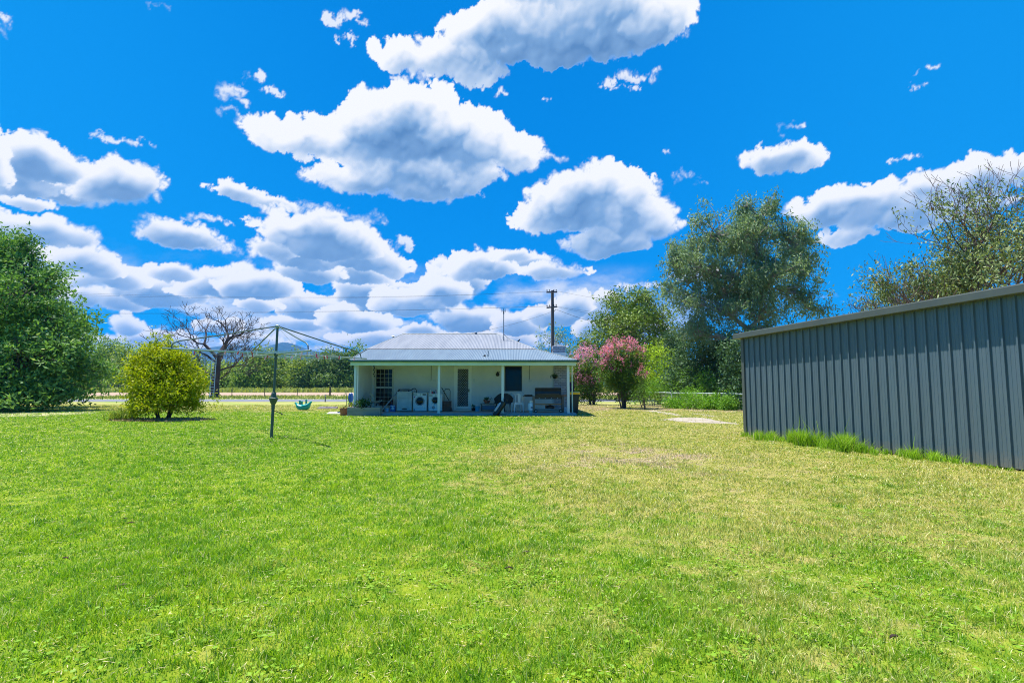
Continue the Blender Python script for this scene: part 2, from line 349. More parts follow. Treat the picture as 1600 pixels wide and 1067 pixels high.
used = np.zeros(hh*ww, bool); used[F.ravel()] = True; remap = np.cumsum(used) - 1
m = bpy.data.materials.new('cloud'); m.use_nodes = True; N = NT(m.node_tree); N.n.remove(N.n['Principled BSDF'])
cov = N.new('ShaderNodeAttribute', attribute_name='cover').outputs['Fac']; lt = N.new('ShaderNodeAttribute', attribute_name='sunlit').outputs['Fac']
ramp = N.new('ShaderNodeValToRGB'); cr = ramp.color_ramp
CS = [(0,(.115,.26,.52)),(.3,(.22,.40,.68)),(.58,(.50,.64,.85)),(.8,(.80,.86,.96)),(1,(.97,.98,1.))]
cr.elements[0].position = 0; cr.elements[0].color = rgb(*CS[0][1]); cr.elements[1].position = 1; cr.elements[1].color = rgb(*CS[-1][1])
for p_, c_ in CS[1:-1]: e = cr.elements.new(p_); e.color = rgb(*c_)
N.link(lt, ramp.inputs[0])
em = N.new('ShaderNodeEmission'); em.inputs['Strength'].default_value = 1.02 / 2 ** SC.view_settings.exposure; N.link(ramp.outputs[0], em.inputs['Color'])
tr = N.new('ShaderNodeBsdfTransparent'); ms = N.new('ShaderNodeMixShader')
N.link(cov, ms.inputs[0]); N.link(tr.outputs[0], ms.inputs[1]); N.link(em.outputs[0], ms.inputs[2]); N.link(ms.outputs[0], N.n['Material Output'].inputs['Surface'])
m.cycles.emission_sampling = 'NONE'
sk = np_mesh('clouds', V[used], remap[F], m, attrs={'cover': c_cov.ravel()[used], 'sunlit': c_lit.ravel()[used]})
tag(sk, kind='structure')
# ------------------------------------------------------------ ground, road, paddock, hills
def lawn_group():
    g = bpy.data.node_groups.new('lawn colours', 'ShaderNodeTree')
    g.interface.new_socket('Color', in_out='OUTPUT', socket_type='NodeSocketColor'); g.interface.new_socket('Dry', in_out='OUTPUT', socket_type='NodeSocketFloat')
    N = NT(g); out = N.new('NodeGroupOutput')
    p = N.new('ShaderNodeNewGeometry').outputs['Position']; p = N.vmath('MULTIPLY', p, (1, 1, 0))
    s = N.new('ShaderNodeSeparateXYZ'); N.link(p, s.inputs[0]); x, y = s.outputs[0], s.outputs[1]
    n1 = N.noise(p, .22, 3, .5); n2 = N.noise(p, .9, 4, .6); n3 = N.noise(p, 4.5, 3, .6)
    nn = N.math('ADD', N.math('MULTIPLY', N.math('SUBTRACT', n1, .5), 1.8), N.math('ADD', N.math('MULTIPLY', N.math('SUBTRACT', n2, .5), 2.3), N.math('MULTIPLY', N.math('SUBTRACT', n3, .5), 2.2)))
    right = N.mapr(x, -2.6, 3.2, 0, 1, True)
    near = N.mapr(y, 3.4, 7.0, .40, 1, True)
    f = N.math('ADD', N.math('MULTIPLY', N.math('MULTIPLY', right, near), .62), N.math('MULTIPLY', nn, .42))
    # a worn, yellowed patch in mid lawn
    def spot(cx, cy, rx, ry, a):
        q = N.vmath('MULTIPLY_ADD', p, (1/rx, 1/ry, 0), (-cx/rx, -cy/ry, 0)); d = N.vmath('LENGTH', q)
        return N.math('MULTIPLY', N.mapr(d, .3, 1.1, 1, 0, True), a)
    worn = N.math('ADD', spot(1.6, 10.2, 3.4, 3.2, .5), spot(-2.5, 10.8, 1.6, 1.1, .18))
    f = N.math('ADD', f, worn)
    f = N.math('SUBTRACT', f, spot(-1.5, 21.8, 5.5, 2.6, .5)); f = N.math('SUBTRACT', f, spot(6.3, 11.2, 1.2, 3.4, .25))
    far = N.mapr(N.math('ADD', y, N.math('MULTIPLY', nn, 3.0)), 26.5, 31, 0, 1, True)
    f = N.math('ADD', f, N.math('MULTIPLY', far, .55))
    edge = N.mapr(N.math('ADD', N.math('SUBTRACT', N.math('MULTIPLY', x, -.35), y), N.math('MULTIPLY', nn, 1.2)), -16.5, -18., 0, 1, True)
    green = N.mix(N.mapr(n3, .35, .65), rgb(.145, .315, .010), rgb(.345, .51, .022))
    green = N.mix(N.mapr(n1, .45, .6), green, rgb(.205, .385, .012))
    yel = N.mix(N.mapr(n3, .3, .7), rgb(.33, .405, .045), rgb(.50, .50, .14))
    c = N.mix(N.mapr(f, .05, .62, 0, 1, True), green, yel)
    c = N.mix(N.mapr(N.math('ADD', f, N.math('MULTIPLY', N.math('SUBTRACT', n2, .5), .8)), .80, 1.25, 0, .85, True), c, rgb(.50, .42, .26))
    N.link(c, out.inputs['Color']); N.link(f, out.inputs['Dry']); return g
LG = lawn_group()
def ground_mat():
    m = bpy.data.materials.new('ground'); m.use_nodes = True; N = NT(m.node_tree); b = N.n['Principled BSDF']
    g = N.new('ShaderNodeGroup'); g.node_tree = LG
    p = N.new('ShaderNodeNewGeometry').outputs['Position']; s = N.new('ShaderNodeSeparateXYZ'); N.link(p, s.inputs[0])
    px_ = N.vmath('MULTIPLY', p, (1, .35, 0))
    wob = N.math('MULTIPLY', N.math('SUBTRACT', N.noise(px_, .08, 4), .5), 10)
    y = N.math('ADD', s.outputs[1], wob)
    nf = N.noise(px_, .6, 5, .65); n4 = N.noise(p, 9, 4, .7)
    c = N.mix(N.mapr(n4, .25, .5), N.mix(1., g.outputs[0], rgb(.78, .72, .9), 'MULTIPLY'), N.mix(1., g.outputs[0], rgb(.58, .48, .6), 'MULTIPLY'))
    verge = N.mix(N.mapr(nf, .35, .65), rgb(.36, .32, .12), rgb(.20, .27, .05))
    dirt = N.mix(N.mapr(nf, .3, .7), rgb(.42, .29, .22), rgb(.29, .21, .15))
    pad = N.mix(N.mapr(nf, .35, .62), rgb(.30, .34, .085), rgb(.17, .26, .05))
    c = N.mix(N.mapr(y, 36, 41, 0, 1, True), c, verge)
    c = N.mix(N.mapr(y, 71, 76, 0, 1, True), c, dirt)
    c = N.mix(N.mapr(y, 108, 118, 0, 1, True), c, pad)
    N.link(c, b.inputs['Base Color']); b.inputs['Roughness'].default_value = .95; b.inputs['Specular IOR Level'].default_value = .15
    bp = N.new('ShaderNodeBump'); bp.inputs['Strength'].default_value = .7; bp.inputs['Distance'].default_value = .03
    N.link(N.noise(p, 14, 4, .7), bp.inputs['Height']); N.link(bp.outputs[0], b.inputs['Normal']); return m
M_ground = ground_mat()
ys = np.concatenate([np.arange(-12, 40, .5), np.arange(40, 300, 5), [300, 600, 1200, 2500, 5000]]); xs = np.concatenate([[-5000, -1500, -600, -300], np.arange(-150, -30, 6), np.arange(-30, 30, .5), np.arange(30, 151, 6), [300, 600, 1500, 5000]])
gx, gy = np.meshgrid(xs, ys)
def gz_at(x, y):
    """lawn undulation, a couple of centimetres, flat near the buildings"""
    f = np.clip((23 - y) / 4, 0, 1) * np.clip((5.2 - x) / 2, 0, 1)
    return f * (.022*np.sin(x*1.1 + .6*np.sin(y*.7)) * np.sin(y*.9 + 1) + .012*np.sin(x*2.3 + y*1.7))
gz = gz_at(gx, gy)
k, l = gx.shape; q = np.arange(k*l).reshape(k, l)
gr = np_mesh('ground', np.stack([gx, gy, gz], -1).reshape(-1, 3), np.stack([q[:-1, :-1], q[:-1, 1:], q[1:, 1:], q[1:, :-1]], -1).reshape(-1, 4), M_ground, smooth=True)
tag(gr, kind='structure')

def sheet(name, pts, z, m, kind='structure', jag=0, seed=1):
    if jag:
        r = random.Random(seed); out = []
        for i, a in enumerate(pts):
            b = pts[(i+1) % len(pts)]; n = max(int((Vector(b) - Vector(a)).length / .22), 1)
            for t in range(n):
                p = Vector(a).lerp(Vector(b), t/n); out.append((p.x + r.gauss(0, jag), p.y + r.gauss(0, jag)))
        pts = out
    mb = MB(); mb.prism([tuple(p) for p in pts], 2, z - .03, z); o = mb.build(name, m); tag(o, kind=kind); return o
M_asphalt = mat('asphalt', (.15, .16, .185), .85, var=.25, vscale=1.5, bump=.3, bscale=60, detail=8)
sheet('road', [(-400, 45.8), (400, 45.8), (400, 54.5), (-400, 54.5)], .012, M_asphalt)
M_dirt = mat('pale_dirt', (.38, .33, .27), .95, col2=(.25, .21, .15), vscale=2.5, bump=.5, bscale=25, detail=8)
g = lambda a, b: (G(a, b).x, G(a, b).y)
sheet('path', [g(1058,652.5), g(1030,656), g(1078,660), g(1120,661.5), g(1153,663), g(1150,661), g(1120,657.5), g(1110,654), g(1085,652)], .008, M_dirt, jag=.05)
sheet('path', [g(1003,641.5), g(1030,645), g(1052,649), g(1068,649.5), g(1050,645.5), g(1025,641.5)], .008, M_dirt, jag=.05, seed=2)
sheet('path', [g(1080,646), g(1112,651), g(1118,650), g(1095,646)], .008, M_dirt, jag=.04, seed=3)
sheet('path', [g(-300,650), g(-20,652), g(60,650), g(110,648), g(150,644.5), g(110,643), g(-300,645)], .008, mat('pale_track', (.42, .37, .21), .95, col2=(.27, .28, .1), vscale=1.6, bump=.4, bscale=25, detail=8), jag=.12, seed=4)

# hills on the horizon
def ridge(name, Y, prof, m, depth, seed):
    r = np.random.default_rng(seed); pxs = np.linspace(-900, 2500, 420)
    top = np.interp(pxs, [a for a, b in prof], [b for a, b in prof])
    base = np.array([[P(a, 603, Y).x for a in pxs]])[0]; hz = (603 - top) / FPX * Y
    hz = hz + fbm2((1, 420), 20, 4, .5, seed)[0] * 10
    rows = 26; t = np.linspace(0, 1, rows)[:, None]
    X_ = np.repeat(base[None, :], rows, 0) * (1 + .0*t); Y_ = Y - depth * (1 - t)
    rel = fbm2((rows, 420), 9, 4, .55, seed+1) * 26
    Z_ = hz[None, :] * (t ** .85) + rel * np.sin(np.pi*np.clip(t, 0, 1)) - 2
    V = np.stack([X_, Y_ + 0*X_, Z_], -1).reshape(-1, 3); q = np.arange(rows*420).reshape(rows, 420)
    o = np_mesh(name, V, np.stack([q[:-1, :-1], q[:-1, 1:], q[1:, 1:], q[1:, :-1]], -1).reshape(-1, 4), m, smooth=True); tag(o, kind='structure'); return o
M_hill = mat('hill_forest_haze_blue', (.008, .050, .075), .95, col2=(.005, .034, .055), vscale=.012, detail=8, coord='Object')  # forest colour with the blue of distant air painted in
ridge('hills', 3400, [(-900,590),(-200,572),(150,560),(280,548),(340,538),(375,536),(400,541),(412,542),(428,534),(442,530.5),(458,534),(480,543),(520,551),(560,560),(640,572),(900,578),(1040,566),(1150,560),(1300,575),(2500,592)], M_hill, 1100, 41)
# ------------------------------------------------------------ the lawn's blades (too many to count)
def grass_mat(name, dark=1., strength=1.):
    m = bpy.data.materials.new(name); m.use_nodes = True; N = NT(m.node_tree); p = N.n['Principled BSDF']; out = N.n['Material Output']
    g = N.new('ShaderNodeGroup'); g.node_tree = LG
    t = N.new('ShaderNodeAttribute', attribute_name='tint').outputs['Fac']
    c = N.mix(1., g.outputs[0], N.mix(t, rgb(.55, .66, .8), rgb(1.45, 1.35, 1.4)), 'MULTIPLY')
    c = N.mix(N.mapr(N.math('ADD', t, N.math('MULTIPLY', g.outputs[1], .22)), .88, .97), c, rgb(.66, .60, .28))
    N.link(c, p.inputs['Base Color']); p.inputs['Roughness'].default_value = .42; p.inputs['Specular IOR Level'].default_value = .55
    tr = N.new('ShaderNodeBsdfTranslucent'); N.link(N.mix(1., c, rgb(1.2, 1.2, .6), 'MULTIPLY'), tr.inputs['Color'])
    ms = N.new('ShaderNodeMixShader'); ms.inputs[0].default_value = .42
    N.link(p.outputs[0], ms.inputs[1]); N.link(tr.outputs[0], ms.inputs[2]); N.link(ms.outputs[0], out.inputs['Surface']); return m
M_grass = grass_mat('grass_blade')
def blades(name, x, y, h, w, m, lean=.5, seed=1, z=None, parent=None, tint=None):
    r = np.random.default_rng(seed); n = len(x); z = gz_at(x, y) if z is None else z
    a = r.uniform(0, 2*np.pi, n); ln = h * lean * r.uniform(.2, 1.3, n); b = r.uniform(0, 2*np.pi, n)
    sx, sy = np.cos(a)*w/2, np.sin(a)*w/2; lx, ly = np.cos(b)*ln, np.sin(b)*ln
    c = np.stack([x, y, z - .004], -1)
    def lv(f, hh, k): return c[:, None, :] + np.stack([np.stack([lx*f - sx*k, ly*f - sy*k, h*hh], -1), np.stack([lx*f + sx*k, ly*f + sy*k, h*hh], -1)], 1)
    V = np.concatenate([lv(0, 0, 1.), lv(.3, .58, .85), lv(1., 1., .12)], 1).reshape(-1, 3)
    q = np.arange(n)[:, None] * 6
    F = np.concatenate([q + np.array([[0, 1, 3, 2]]), q + np.array([[2, 3, 5, 4]])], 1).reshape(-1, 4)
    t = np.repeat(r.uniform(0, 1, n) if tint is None else tint, 6)
    return np_mesh(name, V, F, m, parent, {'tint': t})
def lawn(n, seed):
    r = np.random.default_rng(seed)
    # density falls off with distance: even out to 3.5 m, then as 1/Y^2
    u = r.random(n); Y0, Y1, YM = 1.7, 3.6, 38.
    A = (Y1**2 - Y0**2)/2; B = Y1**2 * math.log(YM/Y1); pick = u * (A + B)
    y = np.where(pick < A, np.sqrt(Y0**2 + 2*np.minimum(pick, A)), Y1*np.exp(np.maximum(pick - A, 0)/Y1**2))
    x = (r.random(n)*2 - 1) * (1.04*y + .6)
    return x, y
# ------------------------------------------------------------ grey ribbed steel shed on the right
SH = Vector((6.19, 14.57, 0)); SHD = Vector((.2745, -.9616, 0)); SHRZ = math.atan2(SHD.y, SHD.x)
shed = thing('steel_shed', 'long blue grey ribbed steel shed with a grey gutter, right edge of the lawn', 'shed', SH, SHRZ)
M_steel = mat('shed_steel', (.102, .150, .180), .38, metal=.15, col2=(.088, .130, .157), vscale=.8, bump=.04, bscale=3, spec=.5, stretch=(6, 6, .5), coat=.1)
def splash(m, z1=.32):                # dried mud thrown up the foot of the sheets
    N = NT(m.node_tree); b = N.n['Principled BSDF']; src = b.inputs['Base Color'].links[0].from_socket
    tc = N.new('ShaderNodeTexCoord').outputs['Object']; sp = N.new('ShaderNodeSeparateXYZ'); N.link(tc, sp.inputs[0])
    f = N.math('MULTIPLY', N.mapr(N.math('ADD', sp.outputs[2], N.math('MULTIPLY', N.math('SUBTRACT', N.noise(tc, 6, 6, .7), .5), .5)), .0, z1, .7, 0, True), N.mapr(N.noise(tc, 22, 5, .7), .35, .65, .35, 1))
    streak = N.mapr(N.noise(N.vmath('MULTIPLY', tc, (14, 14, .35)), 1.0, 5, .6), .52, .75, 0, .30)
    c = N.mix(streak, src, rgb(.17, .20, .21)); N.link(N.mix(f, c, rgb(.26, .21, .15)), b.inputs['Base Color'])
splash(M_steel)
M_trim = mat('shed_trim', (.085, .10, .088), .4, var=.15, vscale=2, spec=.5)
M_screw = mat('screw', (.10, .14, .17), .4, metal=.5)
topz = lambda x: 2.60 + .0255 * x
L_SH = 11.0; W_SH = 7.0
def ribbed(mb, n, place, top, pitch=.203, wv=.031):
    for i in range(n):
        prof = [(0, 0), (.05, 0), (.056, .004), (.062, 0), (.112, 0), (.118, .004), (.124, 0), (.155, 0), (.163, -wv), (.187, -wv), (.195, 0), (pitch, 0)]
        for (a, d), (b, e) in zip(prof[:-1], prof[1:]):
            xa, xb = i*pitch + a, i*pitch + b
            mb.add([place(xa, d, .03), place(xb, e, .03), place(xb, e, top(xb)), place(xa, d, top(xa))], [(0, 1, 2, 3)])
mb = MB(); ribbed(mb, int(L_SH/.203), lambda s, d, z: (s + .06, d, z), topz)
w = mb.build('wall', M_steel, shed, recalc=False)
mb = MB()
for i in range(int(L_SH/.203)):
    xs_ = .06 + i*.203 + .150
    for z in (.16, 1.0, 1.86):
        mb.lathe([(.0, -.007), (.011, -.005), (.011, .001), (0, .002)], n=6, M=Matrix.Translation((xs_ - .006, -.002, z)) @ Matrix.Rotation(R(90), 4, 'X'))
o = mb.build('screw', M_screw, shed); tag(o, kind='stuff')
mb = MB(); ribbed(mb, int(W_SH/.203), lambda s, d, z: (-d*-1 + .0, s + .06, z), lambda x: 2.6); mb.build('wall', M_steel, shed, recalc=True)
mb = MB(); ribbed(mb, int(L_SH/.203), lambda s, d, z: (s + .06, W_SH - d, z), topz); mb.build('wall', M_steel, shed, recalc=True)
mb = MB(); mb.bbox((-.035, -.036, 0), (.07, .0, 2.62), .006); mb.bbox((-.035, 0, 0), (-.012, .09, 2.62), .004); mb.build('corner_trim', M_trim, shed)
# roof sheet with ribs, and the folded gutter along the wall
mb = MB(); x0, x1 = -.10, L_SH + .1
mb.add([(x0, -.12, topz(x0)+.10), (x1, -.12, topz(x1)+.10), (x1, W_SH+.15, topz(x1)+.10), (x0, W_SH+.15, topz(x0)+.10), (x0, -.12, topz(x0)+.075), (x1, -.12, topz(x1)+.075), (x1, W_SH+.15, topz(x1)+.075), (x0, W_SH+.15, topz(x0)+.075)],
       [(0,1,2,3), (7,6,5,4), (0,4,5,1), (1,5,6,2), (2,6,7,3), (3,7,4,0)])
for k in range(int(L_SH/.2)):
    a = k*.2; mb.box((a, -.10, topz(a)+.1), (a+.03, W_SH+.1, topz(a)+.13))
mb.build('roof', M_trim, shed)
mb = MB(); prof = [(-.005, -.025), (-.19, -.025), (-.20, -.015), (-.20, .10), (-.193, .118), (-.175, .118), (-.175, .108), (-.187, .10), (-.187, -.012), (-.005, -.012)]
a, b = -.13, L_SH + .1; n = len(prof)
vs = [(a, p, topz(a) + q) for p, q in prof] + [(b, p, topz(b) + q) for p, q in prof]
mb.add(vs, [tuple(range(n)), tuple(range(2*n-1, n-1, -1))] + [(i, n+i, n+(i+1) % n, (i+1) % n) for i in range(n)])
mb.build('gutter', M_trim, shed)
# ------------------------------------------------------------ the cottage
YP, YE, YW = 24.6, 24.28, 27.4
XL, XR = -7.03, 2.74
HO = Vector((-2.2, 27.4, 0))
M_wall = mat('painted_render', (.76, .79, .78), .8, col2=(.64, .68, .68), vscale=.9, bump=.35, bscale=18, detail=8)
M_trimw = mat('white_gloss_trim', (.62, .70, .72), .4, var=.06, vscale=4)
M_beam = mat('pale_green_beam', (.60, .76, .64), .5, var=.08, vscale=3)
M_gut = mat('green_gutter', (.035, .12, .09), .4, var=.2)
M_zinc = mat('galvanised_roof', (.225, .245, .285), .6, metal=.1, col2=(.175, .195, .235), vscale=.9, spec=.5, detail=7, stretch=(3, .4, 1))
M_zinc2 = mat('verandah_roof', (.135, .195, .25), .55, metal=.1, col2=(.11, .16, .215), vscale=.9, spec=.5, detail=7, stretch=(3, .4, 1))
M_slab = mat('verandah_concrete', (.36, .37, .39), .85, var=.25, vscale=2, bump=.3, bscale=30, detail=8)
M_glass = mat('dark_window_glass', (.012, .014, .016), .12, spec=.35, var=.2)
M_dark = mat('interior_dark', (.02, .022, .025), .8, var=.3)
M_mesh = mat('security_mesh', (.62, .66, .70), .5, var=.05)
M_black = mat('black_fitting', (.015, .016, .018), .45, var=.3)
M_pipe = mat('grey_conduit', (.16, .19, .18), .5, var=.2)
house = thing('cottage', 'low white cottage with corrugated hip roof and a cluttered verandah, across the lawn', 'house', HO)
class WB(MB):                       # measured in world metres, stored relative to the cottage
    def build(s, name, m=None, parent=None, **k):
        s.v = [(x-HO.x, y-HO.y, z) for x, y, z in s.v]; return MB.build(s, name, m, parent or house, **k)
    def sub(s, name, m, parent, **k): return s.build(name, m, parent, **k)
x_ = lambda px, Y=YW: (px - CX) / FPX * Y
z_ = lambda py, Y=YW: Zh(py, Y)
# back wall with its openings
def wall_open(mb, x0, x1, z0, z1, y, th, ops):
    xs = sorted({x0, x1, *[o[0] for o in ops], *[o[1] for o in ops]}); zs = sorted({z0, z1, *[o[2] for o in ops], *[o[3] for o in ops]})
    op = lambda a, b: any(o[0] < a < o[1] and o[2] < b < o[3] for o in ops)
    for xa, xb in zip(xs[:-1], xs[1:]):
        for za, zb in zip(zs[:-1], zs[1:]):
            if not op((xa+xb)/2, (za+zb)/2):
                mb.add([(xa, y, za), (xb, y, za), (xb, y, zb), (xa, y, zb)], [(0, 1, 2, 3)])
                mb.add([(xa, y+th, za), (xb, y+th, za), (xb, y+th, zb), (xa, y+th, zb)], [(3, 2, 1, 0)])
    for a, b, c, d in ops:
        for q in ([(a,c),(a,d)], [(b,d),(b,c)], [(a,d),(b,d)], [(b,c),(a,c)]):
            (p, r), (s, t) = q; mb.add([(p, y, r), (s, y, t), (s, y+th, t), (p, y+th, r)], [(0, 1, 2, 3)])
DO = (x_(711.5), x_(735.5), .1, z_(573.8)); WL = (x_(586.5), x_(614.8), .30, z_(575.8)); WR = (x_(788.6), x_(815.5), z_(611), z_(572))
mb = WB(); wall_open(mb, XL, XR, .0, 3.0, YW, .22, [DO, WL, WR]); mb.build('wall', M_wall, recalc=False)
mb = WB(); mb.box((XL-.12, YW-2.45, .1), (XL, YW+.22, 2.62)); mb.build('wall', M_wall)
mb = WB(); mb.box((XL-.12, YW+.22, 0), (XL+.1, 33, 2.6)); mb.box((XR-.2, YW+.22, 0), (XR, 33, 2.4)); mb.box((XL+.1, 32.8, 0), (XR-.2, 33, 2.4)); mb.build('wall', M_wall)
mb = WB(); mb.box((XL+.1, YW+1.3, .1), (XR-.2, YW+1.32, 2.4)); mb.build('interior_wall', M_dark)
# slab and ceiling
mb = WB(); mb.bbox((XL-.25, YP-.12, -.05), (XR+.15, YW, .1), .012); mb.build('verandah_floor', M_slab)
mb = WB(); mb.box((XL-.12, YE+.24, 2.46), (XR+.1, YW, 2.48)); mb.build('verandah_ceiling', mat('ceiling_lining', (.8, .82, .78), .8, var=.1))
# roofs: corrugated sheets laid on their planes
def corr(mb, O, along, up, s0, s1, lo, hi, pitch=.076, amp=.0085, sub=6):
    O, along, up = Vector(O), Vector(along).normalized(), Vector(up); nrm = along.cross(up).normalized()
    if nrm.z < 0: nrm = -nrm
    n = int((s1 - s0) / pitch * sub); prev = None
    for i in range(n+1):
        s = s0 + (s1-s0)*i/n; a, b = lo(s), hi(s)
        if b <= a + 1e-4: prev = None; continue
        w = nrm * (amp * math.sin(2*math.pi*s/pitch)); p, q = O + along*s + up*a + w, O + along*s + up*b + w
        if prev: mb.add([prev[0], p, q, prev[1]], [(0, 1, 2, 3)])
        prev = (p, q)
xe0, xe1 = X(545, YE), X(902, YE); zb = 3.17; ze = 2.475; xb0, xb1 = X(571.5, YW), X(838.5, YW)
RY, RZ = 30.2, 4.20; xr0, xr1 = X(629, RY), X(776, RY)
mb = WB(); up = Vector((0, YW-YE, zb-ze))
def hi_v(s):
    x = xe0 + s
    return min(1.0, 1.0 if x < xb1 else max((xe1 - x)/(xe1 - xb1), 0), 1.0 if x > xb0 + 1e-3 else 1.0)
corr(mb, (xe0, YE, ze), (1, 0, 0), up, 0, xe1-xe0, lambda s: 0, hi_v); v_roof = mb.build('verandah_roof', M_zinc2, recalc=False, smooth=True)
mb = WB(); up = Vector((0, RY-YW+.05, RZ-zb))
def hi_u(s):
    x = xb0 + s
    if x < xr0: return (x - xb0)/(xr0 - xb0)
    if x > xr1: return (xb1 - x)/(xb1 - xr1)
    return 1.
corr(mb, (xb0, YW-.05, zb+.012), (1, 0, 0), up, 0, xb1-xb0, lambda s: 0, hi_u); up_roof = mb.build('roof', M_zinc, recalc=False, smooth=True)
mb = WB()                                    # the far slopes and the two ends
zR = lambda: None
mb.add([(xr0, RY, RZ), (xr1, RY, RZ), (xe1, 36, ze), (xe0, 36, ze)], [(0, 1, 2, 3)])
mb.add([(xr1, RY, RZ-.004), (xb1, YW, zb-.004), (xe1, YE, ze-.004), (xe1, 36, ze-.004)], [(0, 1, 2, 3)])
mb.add([(xr0, RY, RZ-.004), (xb0, YW, zb-.004), (xe0, YE+.4, ze+.08), (xe0, 36, ze-.004)], [(0, 1, 2, 3)])
mb.build('rear_roof', M_zinc, recalc=False)
mb = WB()
def cap(a, b, r=.05): mb.tube([a, b], r, 6)
cap((xr0-.05, RY, RZ+.01), (xr1+.05, RY, RZ+.01), .035); cap((xr0, RY, RZ), (xb0, YW, zb), .03); cap((xr1, RY, RZ), (xb1, YW, zb), .03); cap((xb1, YW, zb), (xe1, YE, ze), .025)
mb.tube([(xb0, YW, zb+.0), (xe0, YE, ze)], .03, 6)
mb.build('ridge_capping', M_pipe)
# gutter, beam and posts
mb = WB(); mb.prism([(YE-.10, 2.40), (YE-.10, 2.475), (YE-.085, 2.475), (YE-.085, 2.41), (YE+.01, 2.41), (YE+.01, 2.44), (YE+.022, 2.44), (YE+.022, 2.388), (YE-.085, 2.388)], 0, xe0-.02, xe1+.05)
mb.build('gutter', M_gut)
mb = WB(); mb.prism([(xe1+.10, 2.388), (xe1+.10, 2.475), (xe1+.0, 2.475), (xe1+.0, 2.388)], 1, YE-.1, 33); mb.build('gutter', M_gut)
mb = WB(); mb.bbox((xe0+.04, YE+.03, 2.235), (xe1-.05, YE+.075, 2.388), .005); mb.bbox((XL-.1, YP-.05, 2.24), (XR+.05, YP+.05, 2.40), .005); mb.build('beam', M_beam)
mb = WB(); mb.bbox((xe1-.10, YE+.08, 2.235), (xe1-.055, 33, 2.388), .005); mb.build('beam', M_beam)
for pxp in (556, 686.3, 785.4, 887.6):
    xp = x_(pxp, YP); mb = WB(); mb.bbox((xp-.055, YP-.045, .1), (xp+.055, YP+.075, 2.24), .008)
    mb.build('post', M_trimw)
mb = WB(); xd = XR + .02; mb.tube([(xe1+.04, YE+.3, 2.39), (xd, YE+.75, 2.22), (xd, YE+.75, .12)], .030, 8); mb.build('downpipe', M_beam)
# door
a, b, c, d = DO; mb = WB()
for q in (((a-.05, YW-.02, .1), (a+.035, YW+.10, d)), ((b-.035, YW-.02, .1), (b+.05, YW+.10, d)), ((a-.05, YW-.02, d), (b+.05, YW+.10, d+.07)), ((a+.035, YW-.05, .1), (b-.035, YW+.10, .155))): mb.bbox(q[0], q[1], .004)
door = WB(); door.box((a+.04, YW+.07, .16), (b-.04, YW+.085, d-.005)); door = door.build('door', M_dark)
M_door = mat('white_door_paint', (.88, .90, .88), .4, var=.05); mb.sub('door_frame', M_door, door)
mb = WB(); e = .075
mb.bbox((a+.04, YW+.01, .17), (a+.04+e, YW+.045, d-.01), .004); mb.bbox((b-.04-e, YW+.01, .17), (b-.04, YW+.045, d-.01), .004)
mb.bbox((a+.04+e, YW+.012, .17), (b-.04-e, YW+.043, .17+.14), .004); mb.bbox((a+.04+e, YW+.012, d-.01-e), (b-.04-e, YW+.043, d-.01), .004); mb.sub('screen_frame', M_door, door)
def lattice(mb, x0, x1, z0, z1, y, step, w, slope=1.0):
    for sg in (1, -1):
        k = -(z1-z0); 
        while k < (x1 - x0)*slope + (z1-z0):
            pts = []
            # line z = z0 + slope*(x-x0) - k  or mirrored
            for t in range(2): pass
            xa = x0; za = z0 - k if sg > 0 else z0 + k
            f = lambda x: (slope*(x-x0) - k + z0) if sg > 0 else (z1 - slope*(x-x0) + k)
            inv = lambda z: (x0 + (z - z0 + k)/slope) if sg > 0 else (x0 + (z1 + k - z)/slope)
            cs = []
            for x in (x0, x1):
                if z0 <= f(x) <= z1: cs.append((x, f(x)))
            for z in (z0, z1):
                if x0 < inv(z) < x1: cs.append((inv(z), z))
            if len(cs) >= 2:
                (xa, za), (xb, zb_) = cs[0], cs[1]
                mb.tube([(xa, y, za), (xb, y, zb_)], w, 4, cap=False)
            k += step
mb = WB(); lattice(mb, a+.04+e, b-.04-e, .31, d-.01-e, YW+.028, .13, .0055, 1.45); mb.sub('diamond_mesh', M_mesh, door)
mb = WB(); mb.bbox((b-.105, YW-.015, 1.02), (b-.06, YW+.01, 1.17), .004); mb.tube([(b-.08, YW-.012, 1.10), (b-.08, YW-.05, 1.10), (b-.15, YW-.05, 1.10)], .009, 6); mb.sub('door_handle', M_black, door)
# left window with white grid
def bars(mb, x0, x1, z0, z1, y, nx, nz, r=.008):
    for i in range(1, nx): xx = x0 + (x1-x0)*i/nx; mb.box((xx-r, y, z0), (xx+r, y+.008, z1))
    for i in range(1, nz): zz = z0 + (z1-z0)*i/nz; mb.box((x0, y-.009, zz-r), (x1, y-.001, zz+r))
a, b, c, d = WL; wn = WB(); wn.box((a+.01, YW+.10, c+.01), (b-.01, YW+.115, d-.01)); wn = wn.build('window', M_glass); mb = WB(); f = .05
mz = z_(605.2)
for q in (((a-.03, YW-.03, c), (a+f, YW+.09, d)), ((b-f, YW-.03, c), (b+.03, YW+.09, d)), ((a+f, YW-.03, d-f), (b-f, YW+.09, d)), ((a+f, YW-.03, c), (b-f, YW+.09, c+f)), ((a+f, YW-.028, mz-.045), (b-f, YW+.09, mz+.045)), ((a-.05, YW-.06, c-.05), (b+.05, YW+.09, c))): mb.bbox(q[0], q[1], .004)
mb.sub('window_frame', mat('cream_frame', (.62, .62, .52), .5, var=.1), wn)
mb = WB(); bars(mb, a+f, b-f, mz+.045, d-f, YW+.06, 4, 4); bars(mb, a+f, b-f, c+f, mz-.045, YW+.06, 4, 4); mb.sub('grille', mat('cream_grille', (.55, .58, .46), .5, var=.1), wn)
